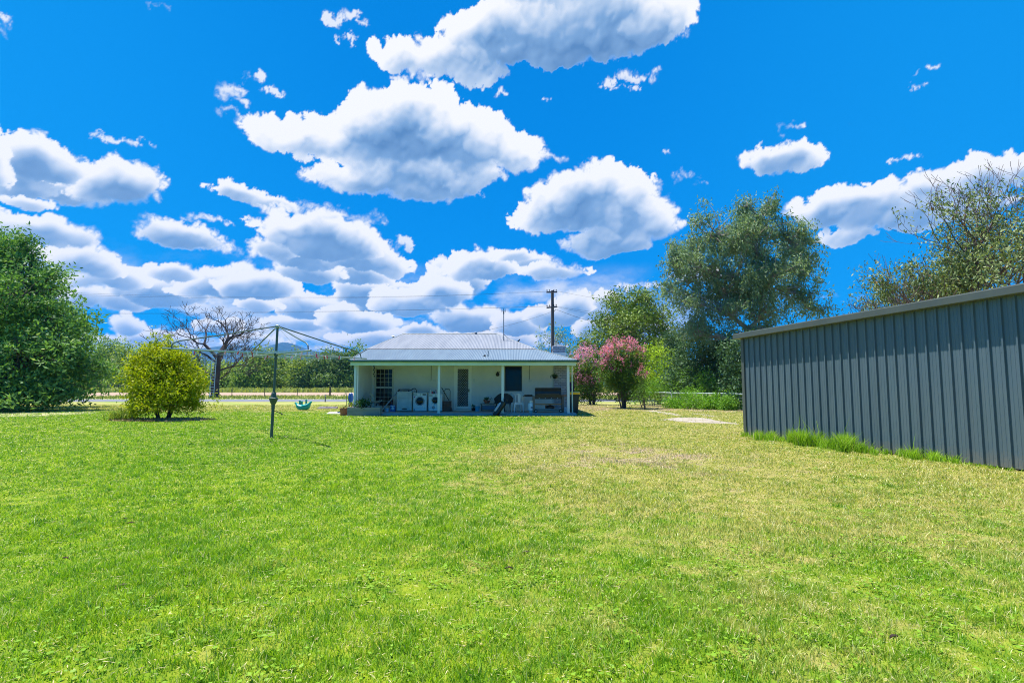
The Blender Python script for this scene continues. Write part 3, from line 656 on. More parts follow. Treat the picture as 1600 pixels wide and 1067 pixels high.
# right window
a, b, c, d = WR; wn = WB(); wn.box((a+.01, YW+.08, c+.01), (b-.01, YW+.095, d-.01)); wn = wn.build('window', M_glass); mb = WB(); f = .045
for q in (((a, YW-.012, c), (a+f, YW+.07, d)), ((b-f, YW-.012, c), (b, YW+.07, d)), ((a+f, YW-.012, d-f), (b-f, YW+.07, d)), ((a+f, YW-.012, c), (b-f, YW+.07, c+f))): mb.bbox(q[0], q[1], .004)
mb.sub('window_frame', mat('dark_frame', (.05, .055, .06), .4, var=.1), wn)
mb = WB(); mb.box((a+.30, YW+.30, d-.42), (b-.1, YW+.32, d-.30)); mb.sub('blind', mat('blind', (.22, .24, .27), .8, var=.3), wn)
# painted brick chimney at the right end
M_brick = bpy.data.materials.new('painted_brick'); M_brick.use_nodes = True; Nn = NT(M_brick.node_tree); bb = Nn.n['Principled BSDF']
tc = Nn.new('ShaderNodeTexCoord').outputs['Object']; sp = Nn.new('ShaderNodeSeparateXYZ'); Nn.link(tc, sp.inputs[0]); cb = Nn.new('ShaderNodeCombineXYZ')
Nn.link(Nn.math('ADD', sp.outputs[0], sp.outputs[1]), cb.inputs[0]); Nn.link(sp.outputs[2], cb.inputs[1])
bt = Nn.new('ShaderNodeTexBrick'); Nn.link(cb.outputs[0], bt.inputs['Vector']); bt.inputs['Scale'].default_value = 1; bt.inputs['Brick Width'].default_value = .24; bt.inputs['Row Height'].default_value = .086
bt.inputs['Mortar Size'].default_value = .011; bt.inputs['Color1'].default_value = rgb(.50, .53, .60); bt.inputs['Color2'].default_value = rgb(.36, .40, .48); bt.inputs['Mortar'].default_value = rgb(.22, .24, .29)
nz_ = Nn.mapr(Nn.noise(tc, 5, 5), .3, .7); Nn.link(Nn.mix(nz_, bt.outputs[0], Nn.mix(1., bt.outputs[0], rgb(.75, .75, .78), 'MULTIPLY')), bb.inputs['Base Color']); bb.inputs['Roughness'].default_value = .85
bp = Nn.new('ShaderNodeBump'); bp.inputs['Strength'].default_value = .8; bp.inputs['Distance'].default_value = .012; Nn.link(bt.outputs['Fac'], bp.inputs['Height']); bp.invert = True; Nn.link(bp.outputs[0], bb.inputs['Normal'])
cx0, cx1 = x_(865), x_(884)
mb = WB(); mb.bbox((cx0, YW-.07, .1), (cx1+.06, YW+.3, 2.455), .006); mb.box((cx0-.02, YW+.02, 2.49), (cx1-.02, YW+.45, z_(545))); mb.bbox((cx0-.05, YW-.0, z_(545)), (cx1+.01, YW+.48, z_(540.5)), .01)
mb.bbox((cx0+.08, YW+.1, z_(540.5)), (cx1-.12, YW+.38, z_(538.7)), .008); mb.build('chimney', M_brick)
# small fittings on the wall
mb = WB(); mb.tube([(x_(674), YW-.015, 2.45), (x_(674), YW-.015, 1.62)], .012, 6); mb.build('conduit', M_pipe)
for pp in (672.5, 679): mb = WB(); mb.bbox((x_(pp)-.055, YW-.05, 1.56), (x_(pp)+.055, YW, 1.64), .006); mb.build('power_outlet', M_trimw)
mb = WB(); mb.tube([(x_(827.5), YW-.015, 2.45), (x_(827.5), YW-.015, z_(593))], .012, 6); mb.build('conduit', M_pipe)
mb = WB(); mb.bbox((x_(826), YW-.05, z_(596.3)), (x_(830.5), YW, z_(593.3)), .006); mb.build('power_outlet', M_trimw)
mb = WB(); mb.bbox((x_(739.5), YW-.04, z_(597)), (x_(742.3), YW, z_(591.5)), .006); mb.build('light_switch', M_trimw)
# rooftop: mast, whirly, sat dish
M_metal = mat('grey_metal', (.22, .24, .27), .4, metal=.6, var=.2)
pt = lambda px, py, Y: P(px, py, Y)
mb = MB(); b0 = P(787, 533.5, 28.9); top = P(787.5, 482, 28.9); h = (top - b0).z
t = thing('aerial_mast', 'tall thin aerial mast with stays, rising from the middle of the cottage roof', 'antenna', b0)
mb.tube([(0, 0, -.12), (0, 0, h)], .022, 8); mb.build('pole', M_metal, t, smooth=True)
mb = MB(); mb.tube([(-.12, 0, h-.12), (.12, 0, h-.12)], .01, 6)
for q in (-.1, 0, .1): mb.tube([(q, 0, h-.22), (q, 0, h-.02)], .007, 5)
mb.bbox((-.03, -.02, h-.3), (.03, .02, h-.16), .004); mb.build('aerial', M_black, t)
mb = MB(); mb.tube([(0, 0, 1.55*.25), (.60, .3, -.12)], .012, 5); mb.tube([(0, 0, .32), (-.25, -.5, -.24)], .008, 5); mb.tube([(0, 0, -.02), (.55, .1, -.17)], .02, 6); mb.build('stay', M_metal, t)
sd0 = P(760.5, 562.5, 25.2)
t = thing('satellite_dish', 'small dark dish and short mast low on the verandah roof', 'satellite dish', sd0)
mb = MB(); mb.tube([(.06, 0, -.05), (.07, 0, .42)], .02, 8); mb.tube([(.07, 0, .30), (-.06, .03, .06)], .008, 5); mb.build('pole', M_metal, t)
mb = MB(); mb.lathe([(0, -.03), (.06, -.025), (.11, -.005), (.14, .025), (.135, .03), (.10, .0), (.05, -.02), (0, -.024)], n=18, M=Matrix.Translation((-.12, 0, .12)) @ Matrix.Rotation(R(-55), 4, 'Y') @ Matrix.Rotation(R(30), 4, 'X')); mb.build('dish', M_black, t, smooth=True)
mb = MB(); mb.bbox((-.14, -.08, -.03), (.10, .08, .035), .01); mb.build('base', M_trimw, t)
t = thing('roof_vent', 'small dark cowl on the right hip of the cottage roof', 'vent', P(809.5, 535.2, 28.9))
mb = MB(); mb.tube([(0, 0, -.15), (0, 0, .06)], .035, 8); mb.prism([(-.13, .0), (.02, .0), (.12, .18), (.09, .19)], 1, -.05, .05); mb.build('cowl', M_black, t)
t = thing('ridge_flue', 'tiny dark flue on the roof ridge, right of its middle', 'flue', P(743.5, 522.2, 30.2))
mb = MB(); mb.tube([(0, 0, -.1), (0, 0, .05)], .035, 8); mb.lathe([(.0, .05), (.08, .05), (.07, .09), (0, .11)], n=10); mb.build('cowl', M_metal, t)
t = thing('ridge_flue', 'small dark flue behind the left hip of the cottage roof', 'flue', P(614.5, 526.8, 31.5))
mb = MB(); mb.tube([(0, 0, -.5), (0, 0, .02)], .035, 8); mb.bbox((-.09, -.05, .02), (.09, .05, .08), .01); mb.build('cowl', M_metal, t)
# ------------------------------------------------------------ things on and by the verandah
FZ = .1
def at(px, Y, z=FZ): return Vector(((px - CX)/FPX*Y, Y, z))
M_enam = mat('white_enamel', (.74, .78, .80), .3, var=.05, vscale=3, spec=.5)
M_enam2 = mat('aged_white_metal', (.55, .60, .58), .5, col2=(.42, .46, .44), vscale=3, detail=8)
M_grey = mat('grey_plastic', (.30, .33, .36), .4, var=.1)
M_terra = mat('terracotta', (.42, .15, .07), .8, col2=(.30, .11, .06), vscale=6, bump=.2)
M_soil = mat('soil', (.06, .04, .03), .95, bump=.5)
M_timber = mat('old_timber', (.20, .155, .12), .8, col2=(.12, .09, .07), vscale=4, stretch=(1, 1, .2), bump=.3)
M_timgrey = mat('weathered_timber', (.30, .30, .27), .85, col2=(.19, .20, .19), vscale=3, stretch=(.3, 3, 3), bump=.4)
M_redwood = mat('red_timber', (.20, .075, .045), .6, col2=(.13, .05, .03), vscale=4, stretch=(.3, 2, 3))
M_bluep = mat('blue_plastic', (.02, .11, .42), .4, var=.2); M_teal = mat('teal_plastic', (.0, .33, .30), .35, col2=(.0, .25, .25), vscale=3, spec=.5)
M_cream = mat('cream_plastic', (.58, .60, .50), .45, var=.1); M_white = mat('white_plastic', (.72, .74, .74), .45, var=.06)
M_yellow = mat('yellow_lid', (.95, .50, .004), .4, var=.1); M_bin = mat('dark_green_bin', (.012, .035, .03), .5, var=.2)
M_fern = leaf_mat('fern_leaf', (.02, .07, .02), (.05, .14, .03)); M_limeleaf = leaf_mat('lime_leaf', (.25, .40, .01), (.35, .5, .03))
M_blackm = mat('barbecue_black', (.018, .019, .022), .38, metal=.2, col2=(.03, .028, .028), vscale=4)
M_pink = mat('pink_plastic', (.55, .06, .12), .5); M_paper = mat('pale_sheet', (.62, .60, .56), .8, var=.2, vscale=6, bump=.4, bscale=12)

def leaves_at(C, L, Wd, r, droop=.3, per=1, sig=.05, up=0.):
    """quads of leaf around clump centres C (n,3) -> V, F, tint"""
    n = len(C) * per; c = np.repeat(C, per, 0) + r.normal(0, 1, (n, 3)) * np.array(sig)
    d = r.normal(0, 1, (n, 3)); d[:, 2] += up - droop * 1.6; d /= np.linalg.norm(d, axis=1)[:, None] + 1e-9
    s = np.cross(d, r.normal(0, 1, (n, 3))); s /= np.linalg.norm(s, axis=1)[:, None] + 1e-9
    ln = (L * r.uniform(.6, 1.25, n))[:, None]; wd = (Wd * r.uniform(.7, 1.2, n))[:, None]; bend = np.cross(d, s) * ln * r.uniform(-.12, .12, n)[:, None]
    V = np.stack([c, c + d*ln*.45 + s*wd*.5 + bend, c + d*ln, c + d*ln*.45 - s*wd*.5 + bend], 1).reshape(-1, 3)
    F = np.arange(n*4).reshape(n, 4); t = np.clip(np.repeat(r.uniform(0, 1, len(C)), per)*.4 + r.uniform(0, .6, n), 0, 1)
    return V, F, np.repeat(t, 4)
def small_plant(parent, z, rad, h, n, m, L=.12, Wd=.04, seed=3, per=6):
    r = np.random.default_rng(seed); C = r.normal(0, .5, (n, 3)) * np.array([rad, rad*.8, 0]); C[:, 2] = z + r.uniform(.15, 1, n) * h
    V, F, t = leaves_at(C, L, Wd, r, droop=-.1, per=per, sig=rad*.16); np_mesh('foliage', V, F, m, parent, {'tint': t})
    mb = MB()
    for c in C[:8]: mb.tube([(c[0]*.1, c[1]*.1, z), tuple(c)], .006, 4)
    mb.build('stem', M_fern if m is not M_limeleaf else m, parent)
def pot(name, label, cat, loc, r0, r1, h, m, plant=None, group=None):
    t = thing(name, label, cat, loc); mb = MB(); mb.lathe([(0, .0), (r0, 0), (r1*.96, h*.86), (r1*1.06, h*.86), (r1*1.06, h), (r1*.93, h), (r1*.9, h*.86), (0, h*.84)], n=20); mb.build('pot', m, t, smooth=True)
    mb = MB(); mb.lathe([(0, h*.855), (r1*.9, h*.87)], n=14); mb.build('soil', M_soil, t)
    if plant: small_plant(t, h*.85, *plant)
    return t
pot('plant_pot', 'terracotta pot on the lawn, standing at the left end of the timber planter', 'plant pot', at(539.3, 24.6, .0), .15, .19, .33, M_terra, (.15, .18, 7, leaf_mat('drying_leaf', (.15, .16, .03), (.30, .22, .08)), .09, .03, 3, 4))
pot('plant_pot', 'pot of bright lime green leaves behind the left verandah post', 'plant pot', at(550.5, 26.2, .0), .1, .14, .50, M_terra, (.30, .20, 16, M_limeleaf, .16, .07, 4, 6))
# timber planter trough
t = thing('planter_box', 'low weathered grey timber trough along the left end of the verandah edge', 'planter', at(570, 24.2, 0)); w = 48.5/FPX*24.2/2
mb = MB()
for k in range(2): mb.bbox((-w, -.02, .01+k*.185), (w, .02, .01+k*.185+.18), .006); mb.bbox((-w, .40, .01+k*.185), (w, .44, .01+k*.185+.18), .006)
mb.build('side_board', M_timgrey, t)
for s in (-1, 1): mb = MB(); mb.bbox((s*w-.02*s, -.028, 0), (s*w+.03*s, .448, .385), .006); mb.build('end_board', M_timgrey, t)
mb = MB(); mb.box((-w+.01, .02, .25), (w-.01, .40, .31)); mb.build('soil', M_soil, t)
t = thing('fern', 'dark bushy fern growing at the left end of the timber trough', 'plant', at(567.5, 24.4, .3)); small_plant(t, 0, .30, .36, 60, M_fern, .16, .035, 12, 7)
t = thing('tall_seedling', 'tall thin weed with pale wispy stems left of the verandah post', 'plant', at(545, 25.6, 0))
mb = MB(); r_ = random.Random(4)
for k in range(5): a = r_.uniform(-.13, .1); mb.tube([(a*.3, 0, 0), (a, .02, .9), (a*1.5 + r_.uniform(-.1, .1), .03, r_.uniform(1.1, 1.45))], [.01, .007, .003], 5)
mb.build('stem', leaf_mat('pale_stem', (.3, .33, .2), (.4, .4, .3)), t)
rr = np.random.default_rng(3); C = rr.normal(0, 1, (26, 3))*np.array([.13, .08, .25]) + np.array([-.05, 0, 1.05]); V, F, tt = leaves_at(C, .08, .02, rr, per=3, sig=.04); np_mesh('foliage', V, F, leaf_mat('wispy_leaf', (.2, .26, .1), (.4, .42, .25)), t, attrs={'tint': tt})
t = thing('garden_trolley', 'blue plastic bag hung on a thin white stand, outside the left verandah post', 'laundry stand', at(549.3, 25.4, 0))
mb = MB()
for s in (-.08, .10): mb.tube([(s, 0, 0), (s, 0, .62), (s*.8, 0, .98)], .009, 6)
mb.tube([(-.064, 0, .98), (.08, 0, .98)], .009, 6); mb.build('stand', M_white, t)
mb = MB(); mb.lathe([(0, .56), (.09, .58), (.125, .70), (.12, .85), (.09, .97), (.03, 1.0), (0, 1.0)], n=14, sx=1., sy=.6); mb.build('bag', M_bluep, t, smooth=True)
# shell chair (cream) facing right, small white seat in front of it
t = thing('shell_chair', 'cream moulded shell chair beside the gridded window, facing right', 'chair', at(588, 25.9))
mb = MB(); prof = []
for u in np.linspace(0, 1, 13):
    if u < .55: k = u/.55; prof.append((-.22 - .07*(1-k)*.9 + .03*math.sin(k*3), .90 - k*.42))
    else: k = (u-.55)/.45; prof.append((-.20 + .46*k, .46 - .045*math.sin(k*math.pi) + .03*k*k))
vs = []; fs = []; nw = 9
for i, (a, z) in enumerate(prof):
    u = i/12; wd = .20 if u < .1 else .24
    for j in range(nw):
        v = -1 + 2*j/(nw-1); wing = .09*v*v*(1 if u > .2 else .5)
        vs.append((a + (wing if u < .55 else 0), v*wd*(1-.12*(u < .12)), z + (wing*.9 if u >= .45 else 0)))
for i in range(12):
    for j in range(nw-1): fs.append((i*nw+j, i*nw+j+1, (i+1)*nw+j+1, (i+1)*nw+j))
b = len(vs); vs += [(x-.012, y, z-.012) for x, y, z in vs]; fs += [tuple(b+i for i in reversed(f)) for f in fs]; mb.add(vs, fs); mb.build('shell', M_cream, t, smooth=True, recalc=False)
for sx in (-.13, .17):
    for sy in (-.17, .17): mb = MB(); mb.tube([(sx*.5, sy*.5, .42), (sx*1.3, sy*1.25, 0)], .010, 6); mb.build('leg', M_enam2, t)
t = thing('toy_chair', 'tiny white plastic child chair in front of the cream shell chair', 'chair', at(577, 25.0))
mb = MB(); mb.add([(-.14, -.13, .55), (-.14, .13, .55), (-.06, .14, .30), (-.06, -.14, .30), (-.125, -.13, .555), (-.125, .13, .555), (-.045, .14, .305), (-.045, -.14, .305)], [(0,1,2,3), (7,6,5,4), (0,4,5,1), (1,5,6,2), (2,6,7,3), (3,7,4,0)]); mb.build('backrest', M_white, t)
mb = MB(); mb.bbox((-.08, -.14, .27), (.16, .14, .30), .01); mb.build('seat', M_white, t)
for sx in (-.07, .14):
    for sy in (-.11, .11): mb = MB(); mb.tube([(sx, sy, .27), (sx*1.2, sy*1.1, 0)], [.018, .014], 6); mb.build('leg', M_white, t)
t = thing('leaning_pole', 'grey pole leaning from the trough up to the old white cabinet', 'pole', at(596, 25.6)); d = P(621, 612.5, 26.4) - at(596, 25.6)
mb = MB(); mb.tube([(0, 0, 0.02), tuple(d)], .028, 8); mb.build('shaft', M_grey, t); mb = MB(); mb.tube([tuple(d*.97), tuple(d*1.12)], .036, 8); mb.build('grip', M_black, t)
t = thing('small_tub', 'small pale blue tub on the verandah floor, left of the detergent box', 'tub', at(606, 26.2))
mb = MB(); mb.lathe([(0, 0), (.075, 0), (.088, .16), (.08, .16), (.07, .02), (0, .02)], n=16); mb.build('tub', mat('pale_blue_plastic', (.40, .58, .74), .4), t, smooth=True); mb = MB(); mb.lathe([(.092, .155), (.092, .175), (0, .182)], n=16); mb.build('lid', M_white, t)
t = thing('detergent_box', 'blue and white printed box on the floor, left of the old white cabinet', 'box', at(615.3, 26.3))
mb = MB(); mb.bbox((-.12, -.08, 0), (.12, .08, .31), .006); mb.build('carton', M_bluep, t)
mb = MB(); mb.lathe([(0, 0), (.07, .0), (.075, .003), (0, .004)], n=18, M=Matrix.Translation((.01, -.083, .15)) @ Matrix.Rotation(R(90), 4, 'X')); mb.box((-.10, -.084, .25), (.10, -.081, .285)); mb.build('printed_label', M_white, t)
t = thing('dark_bottle', 'dark brown bottle standing between the trough and the small tub', 'bottle', at(599.5, 26.2)); mb = MB(); mb.lathe([(0, 0), (.07, 0), (.075, .18), (.03, .25), (.025, .3), (0, .3)], n=14); mb.build('bottle', M_redwood, t, smooth=True)
t = thing('dark_bottle', 'dark red tall bottle standing behind the blue and white box', 'bottle', at(613, 26.9)); mb = MB(); mb.lathe([(0, 0), (.06, 0), (.065, .5), (.03, .62), (.025, .7), (0, .7)], n=14); mb.build('bottle', mat('dark_red_glass', (.12, .02, .03), .2), t, smooth=True)
# old cabinet
t = thing('laundry_cabinet', 'old white metal cabinet with a rust stained front, left of the washing machine', 'cabinet', at(632.6, 26.2)); w = .355
mb = MB(); mb.bbox((-w, 0, .03), (w, .55, .93), .012); mb.build('body', M_enam2, t)
mb = MB(); mb.bbox((-w+.01, -.018, .66), (w-.01, -.001, .90), .008); mb.build('drawer', M_enam2, t)
mb = MB(); mb.bbox((-w+.01, -.018, .05), (w-.01, -.001, .645), .008); dr = mb.build('door', M_enam2, t)
mb = MB(); mb.bbox((-.27, -.04, .45), (-.25, -.018, .57), .004); mb.build('door_handle', M_enam, dr)
mb = MB(); mb.lathe([(0, 0), (.13, 0), (0, .001)], n=16, sy=.3, M=Matrix.Translation((.02, -.0195, .13)) @ Matrix.Rotation(R(90), 4, 'X')); mb.build('rust_stain', mat('rust', (.16, .12, .10), .9, var=.5, vscale=20), dr)
mb = MB(); mb.bbox((-w-.015, -.02, .932), (w+.015, .56, .955), .008); mb.build('top', M_enam, t)
t = thing('wire_basket', 'dark wire basket lying on top of the old white cabinet', 'basket', at(632, 26.4, FZ+.957)); mb = MB()
for k in range(13): a = -.26 + k*.043; mb.tube([(a*.8, -.1, 0), (a, -.15, .13)], .005, 4); mb.tube([(a*.8, .1, 0), (a, .15, .13)], .005, 4); mb.tube([(a*.8, -.1, .004), (a*.8, .1, .004)], .005, 4)
for z, q in ((0.004, .8), (.065, .9), (.13, 1)): mb.tube([(-.27*q, -.15*q, z), (.27*q, -.15*q, z), (.27*q, .15*q, z), (-.27*q, .15*q, z), (-.27*q, -.15*q, z)], .007, 4)
mb.build('wire', M_black, t)
t = thing('hose_coil', 'black hose looped between the old white cabinet and the washing machine', 'hose', at(643, 26.6, FZ+.957)); mb = MB()
mb.tube([(-.14, 0, .02), (-.02, 0, .06), (.10, .0, .13), (.19, .05, .14), (.24, .1, .06), (.22, .2, -.2)], .022, 8); mb.build('hose', M_black, t, smooth=True)
def washer(label, px, w, h, door_r, dz, dark_panel, Y=26.35):
    t = thing('washing_machine', label, 'washing machine', at(px, Y)); w /= 2
    mb = MB(); mb.bbox((-w, 0, .02), (w, .56, h), .014); mb.build('body', M_enam, t)
    for sx in (-1, 1):
        for sy in (.05, .5): mb = MB(); mb.lathe([(0, 0), (.025, 0), (.02, .025), (0, .025)], n=8, c=(sx*(w-.05), sy, 0)); mb.build('foot', M_black, t)
    Mx = Matrix.Translation((0, 0, dz)) @ Matrix.Rotation(R(90), 4, 'X')
    mb = MB(); mb.lathe([(door_r*1.28, 0), (door_r*1.3, .02), (door_r*1.12, .035), (door_r, .03), (door_r, .0)], n=36, M=Mx); d = mb.build('door_ring', M_grey if dark_panel else M_enam2, t, smooth=True)
    mb = MB(); mb.lathe([(door_r, .012), (door_r*.92, .038), (door_r*.62, .05), (0, .055)], n=36, M=Mx); g_ = mb.build('door_glass', M_glass, d, smooth=True)
    mb = MB(); mb.bbox((door_r*1.12, -.045, dz-.05), (door_r*1.24, -.03, dz+.05), .004); mb.build('door_handle', M_grey, d)
    for zz in (h-.135, .15): mb = MB(); mb.box((-w+.01, -.004, zz), (w-.01, -.001, zz+.005)); mb.build('panel_seam', M_grey, t)
    mb = MB(); mb.bbox((-w+.02, -.008, h-.12), (-w+.2, -.001, h-.03), .004); mb.build('detergent_drawer', M_enam2, t)
    mb = MB(); mb.lathe([(0, .03), (.03, .03), (.034, 0)], n=18, M=Matrix.Translation((.02, 0, h-.075)) @ Matrix.Rotation(R(90), 4, 'X')); mb.build('dial', M_enam2, t, smooth=True)
    if dark_panel:
        mb = MB(); mb.bbox((w-.20, -.008, h-.105), (w-.035, -.001, h-.045), .003); mb.build('display', M_black, t)
        mb = MB(); mb.add([(-w+.035, -.004, h-.16), (-w+.13, -.004, h-.16), (-w+.05, -.004, h-.24)], [(0, 1, 2)]); mb.build('sticker', mat('purple_sticker', (.22, .05, .25), .5), t)
        mb = MB(); mb.bbox((-w+.03, -.006, .055), (-w+.10, -.001, .12), .003); mb.build('filter_flap', M_grey, t)
    else:
        mb = MB(); mb.lathe([(0, .004), (.075, .004), (.078, 0)], n=20, M=Matrix.Translation((-.09, 0, .19)) @ Matrix.Rotation(R(90), 4, 'X')); mb.build('filter_flap', M_grey, t)
    return t
washer('white front loading washing machine with a dark display, beside the old cabinet', 656.8, .655, .885, .17, .50, True)
washer('white front loading machine partly hidden by the second verandah post', 680.8, .66, .845, .15, .54, False)
for lab, px, hh, rr_, mm in (('white spray bottle on the machine nearest the second verandah post', 673, .24, .035, M_white), ('short pink bottle on the machine nearest the second verandah post', 676, .14, .035, M_pink), ('pale lilac bottle on the machine, just left of the second verandah post', 681.5, .24, .045, mat('lilac_plastic', (.35, .32, .45), .4)), ('dark squat bottle between the pink and lilac bottles on the machine', 678.6, .16, .035, M_black)):
    t = thing('bottle', lab, 'bottle', at(px, 26.6, FZ+.846), group='bottles on the washing machine'); mb = MB(); mb.lathe([(0, 0), (rr_, 0), (rr_, hh*.6), (rr_*.45, hh*.8), (rr_*.42, hh*.86), (0, hh*.86)], n=14); mb.build('body', mm, t, smooth=True)
    mb = MB(); mb.lathe([(rr_*.5, hh*.85), (rr_*.5, hh), (0, hh)], n=12); mb.build('cap', M_white if mm is not M_white else M_grey, t)
# wooden crate stack with folding trolley behind
t = thing('wooden_drawers', 'small reddish timber chest standing on the verandah left of the screen door', 'drawers', at(698.2, 26.5)); w = .20
mb = MB(); mb.bbox((-w, 0, .02), (w, .4, .46), .008); mb.build('body', M_redwood, t)
for k in range(3): mb = MB(); mb.bbox((-w+.02, -.018, .04+k*.14), (w-.02, 0, .165+k*.14), .006); d = mb.build('drawer', M_redwood, t); mb = MB(); mb.bbox((-.05, -.035, .095+k*.14), (.05, -.018, .11+k*.14), .003); mb.build('drawer_handle', M_black, d)
mb = MB(); mb.bbox((-w-.02, -.02, .46), (w+.02, .42, .485), .008); mb.build('top', M_redwood, t)
t = thing('wedge_block', 'small brown timber wedge on the floor between the timber chest and the door', 'block', at(704.5, 26.6)); mb = MB(); mb.prism([(-.05, 0), (.09, 0), (-.03, .34)], 1, 0, .25); mb.build('wedge', M_redwood, t)
t = thing('folding_trolley', 'dark folding trolley with a looped handle behind the timber chest', 'trolley', at(698.6, 27.05)); mb = MB()
mb.tube([(-.14, 0, .45), (-.14, .05, .95), (-.06, .06, 1.08), (.10, .06, 1.08), (.16, .05, .98), (.16, 0, .45)], .016, 6); mb.tube([(-.25, -.12, 1.15), (.12, -.05, .5)], .022, 6); mb.tube([(-.14, 0, .45), (.16, 0, .45)], .014, 6); mb.build('frame', M_black, t)
mb = MB(); mb.bbox((-.16, -.05, 0), (.18, .1, .45), .01); mb.build('base', M_blackm, t)
# by the door
t = thing('door_plant', 'small dark pot plant on the floor just right of the screen door', 'plant pot', at(740.3, 27.0)); mb = MB(); mb.lathe([(0, 0), (.09, 0), (.11, .14), (.09, .14), (0, .12)], n=16); mb.build('pot', M_black, t, smooth=True); small_plant(t, .12, .10, .16, 14, M_fern, .09, .03, 6, 5)
t = thing('bucket', 'light blue bucket on the verandah floor right of the screen door', 'bucket', at(746.3, 26.7)); mb = MB(); mb.lathe([(0, 0), (.10, 0), (.125, .23), (.13, .24), (.118, .24), (.09, .02), (0, .02)], n=20); mb.build('body', mat('light_blue_plastic', (.12, .42, .62), .4), t, smooth=True)
mb = MB(); mb.tube([(-.125, 0, .22), (-.13, -.10, .15), (0, -.16, .12), (.13, -.10, .15), (.125, 0, .22)], .004, 4); mb.build('handle', M_enam2, t)
t = thing('low_bench', 'low timber bench with a grey top against the wall, right of the bucket', 'bench', at(764, 26.85)); w = .42
mb = MB(); mb.bbox((-w, -.05, .33), (w, .30, .37), .01); mb.build('seat', M_timgrey, t)
for sx in (-w+.04, w-.06):
    for sy in (-.03, .24): mb = MB(); mb.bbox((sx, sy, 0), (sx+.05, sy+.045, .33), .005); mb.build('leg', M_timber, t)
mb = MB(); mb.bbox((-w+.1, -.03, .06), (w-.06, .2, .26), .01); mb.build('storage_box', mat('dull_blue', (.10, .17, .26), .6), t)
t = thing('planted_bowl', 'wide brown bowl of dark plants on the low timber bench', 'plant pot', at(761, 26.95, FZ+.372)); mb = MB(); mb.lathe([(0, 0), (.10, 0), (.18, .13), (.185, .15), (.16, .15), (0, .12)], n=18); mb.build('pot', M_terra, t, smooth=True); small_plant(t, .12, .19, .14, 24, M_fern, .09, .03, 9, 5)
t = thing('wall_ornament', 'small dark ornament hanging on the wall left of the right hand window', 'ornament', at(777.5, YW-.04, z_(588))); mb = MB(); mb.lathe([(0, .0), (.07, .02), (.10, .10), (.06, .18), (.02, .22), (0, .26)], n=10, sy=.4); mb.tube([(0, 0, .18), (.11, 0, .23)], .012, 5); mb.build('plaque', M_black, t)
t = thing('wind_chime', 'string of small dark leaf shapes hanging left of the gridded window', 'wind chime', at(584.8, 26.0, z_(589, 26.0))); mb = MB(); mb.tube([(0, 0, 0), (0, 0, .62)], .003, 4); mb.build('string', M_black, t); mb = MB()
for k in range(6): mb.lathe([(0, -.02), (.035, 0), (.02, .05), (0, .06)], n=8, c=(.015*(-1)**k, 0, .02+k*.10), sy=.4)
mb.build('pendant', M_black, t)
t = thing('hanging_basket', 'small dark green hanging plant in front of the brick chimney', 'hanging plant', at(867, 26.6, z_(592, 26.6))); mb = MB(); mb.lathe([(0, 0), (.09, .03), (.12, .12), (0, .13)], n=14); mb.build('pot', M_black, t, smooth=True); small_plant(t, .05, .16, .17, 34, M_fern, .08, .03, 14, 6)
mb = MB()
for s in (-.1, .1): mb.tube([(s, 0, .12), (0, 0, .45), (0, 0, 2.44-t.location.z)], .004, 4)
mb.build('chain', M_black, t)
# golf bag leaning at the third post
t = thing('golf_bag', 'black and silver golf bag leaning against the third verandah post', 'bag', (x_(773.5, 24.35), 24.30, .0)); d = Vector((.42, .12, .62)).normalized(); Mx = d.to_track_quat('Z', 'Y').to_matrix().to_4x4()
mb = MB(); mb.lathe([(0, 0), (.14, .0), (.155, .04), (.14, .35), (.15, .62), (.165, .70), (.15, .72), (.12, .70), (0, .66)], n=18, M=Mx, sy=.85); mb.build('bag', M_black, t, smooth=True)
pp_ = Vector((-d.z, -.35, d.x)).normalized()*.11; mb = MB(); mb.tube([d*.16 + pp_*.6, d*.22 + pp_, d*.58 + pp_, d*.66 + pp_*.6], [.05, .07, .07, .04], 10); mb.build('pocket', mat('silver_cloth', (.50, .52, .62), .6, var=.3), t, smooth=True)
mb = MB()
for a, b in ((.03, .05), (-.05, .0), (.05, -.06)): mb.tube([Mx @ Vector((a, b, .6)), Mx @ Vector((a*1.4, b*1.4, .84))], .008, 5); mb.lathe([(0, .82), (.03, .84), (.035, .9), (0, .92)], n=8, c=(0, 0, 0), M=Mx @ Matrix.Translation((a*1.4, b*1.4, 0)))
mb.build('club', M_blackm, t); mb = MB(); mb.tube([Mx @ Vector((.10, -.14, .1)), Mx @ Vector((.2, -.25, .35)), Mx @ Vector((.12, -.14, .62))], .012, 5); mb.build('strap', M_grey, t)
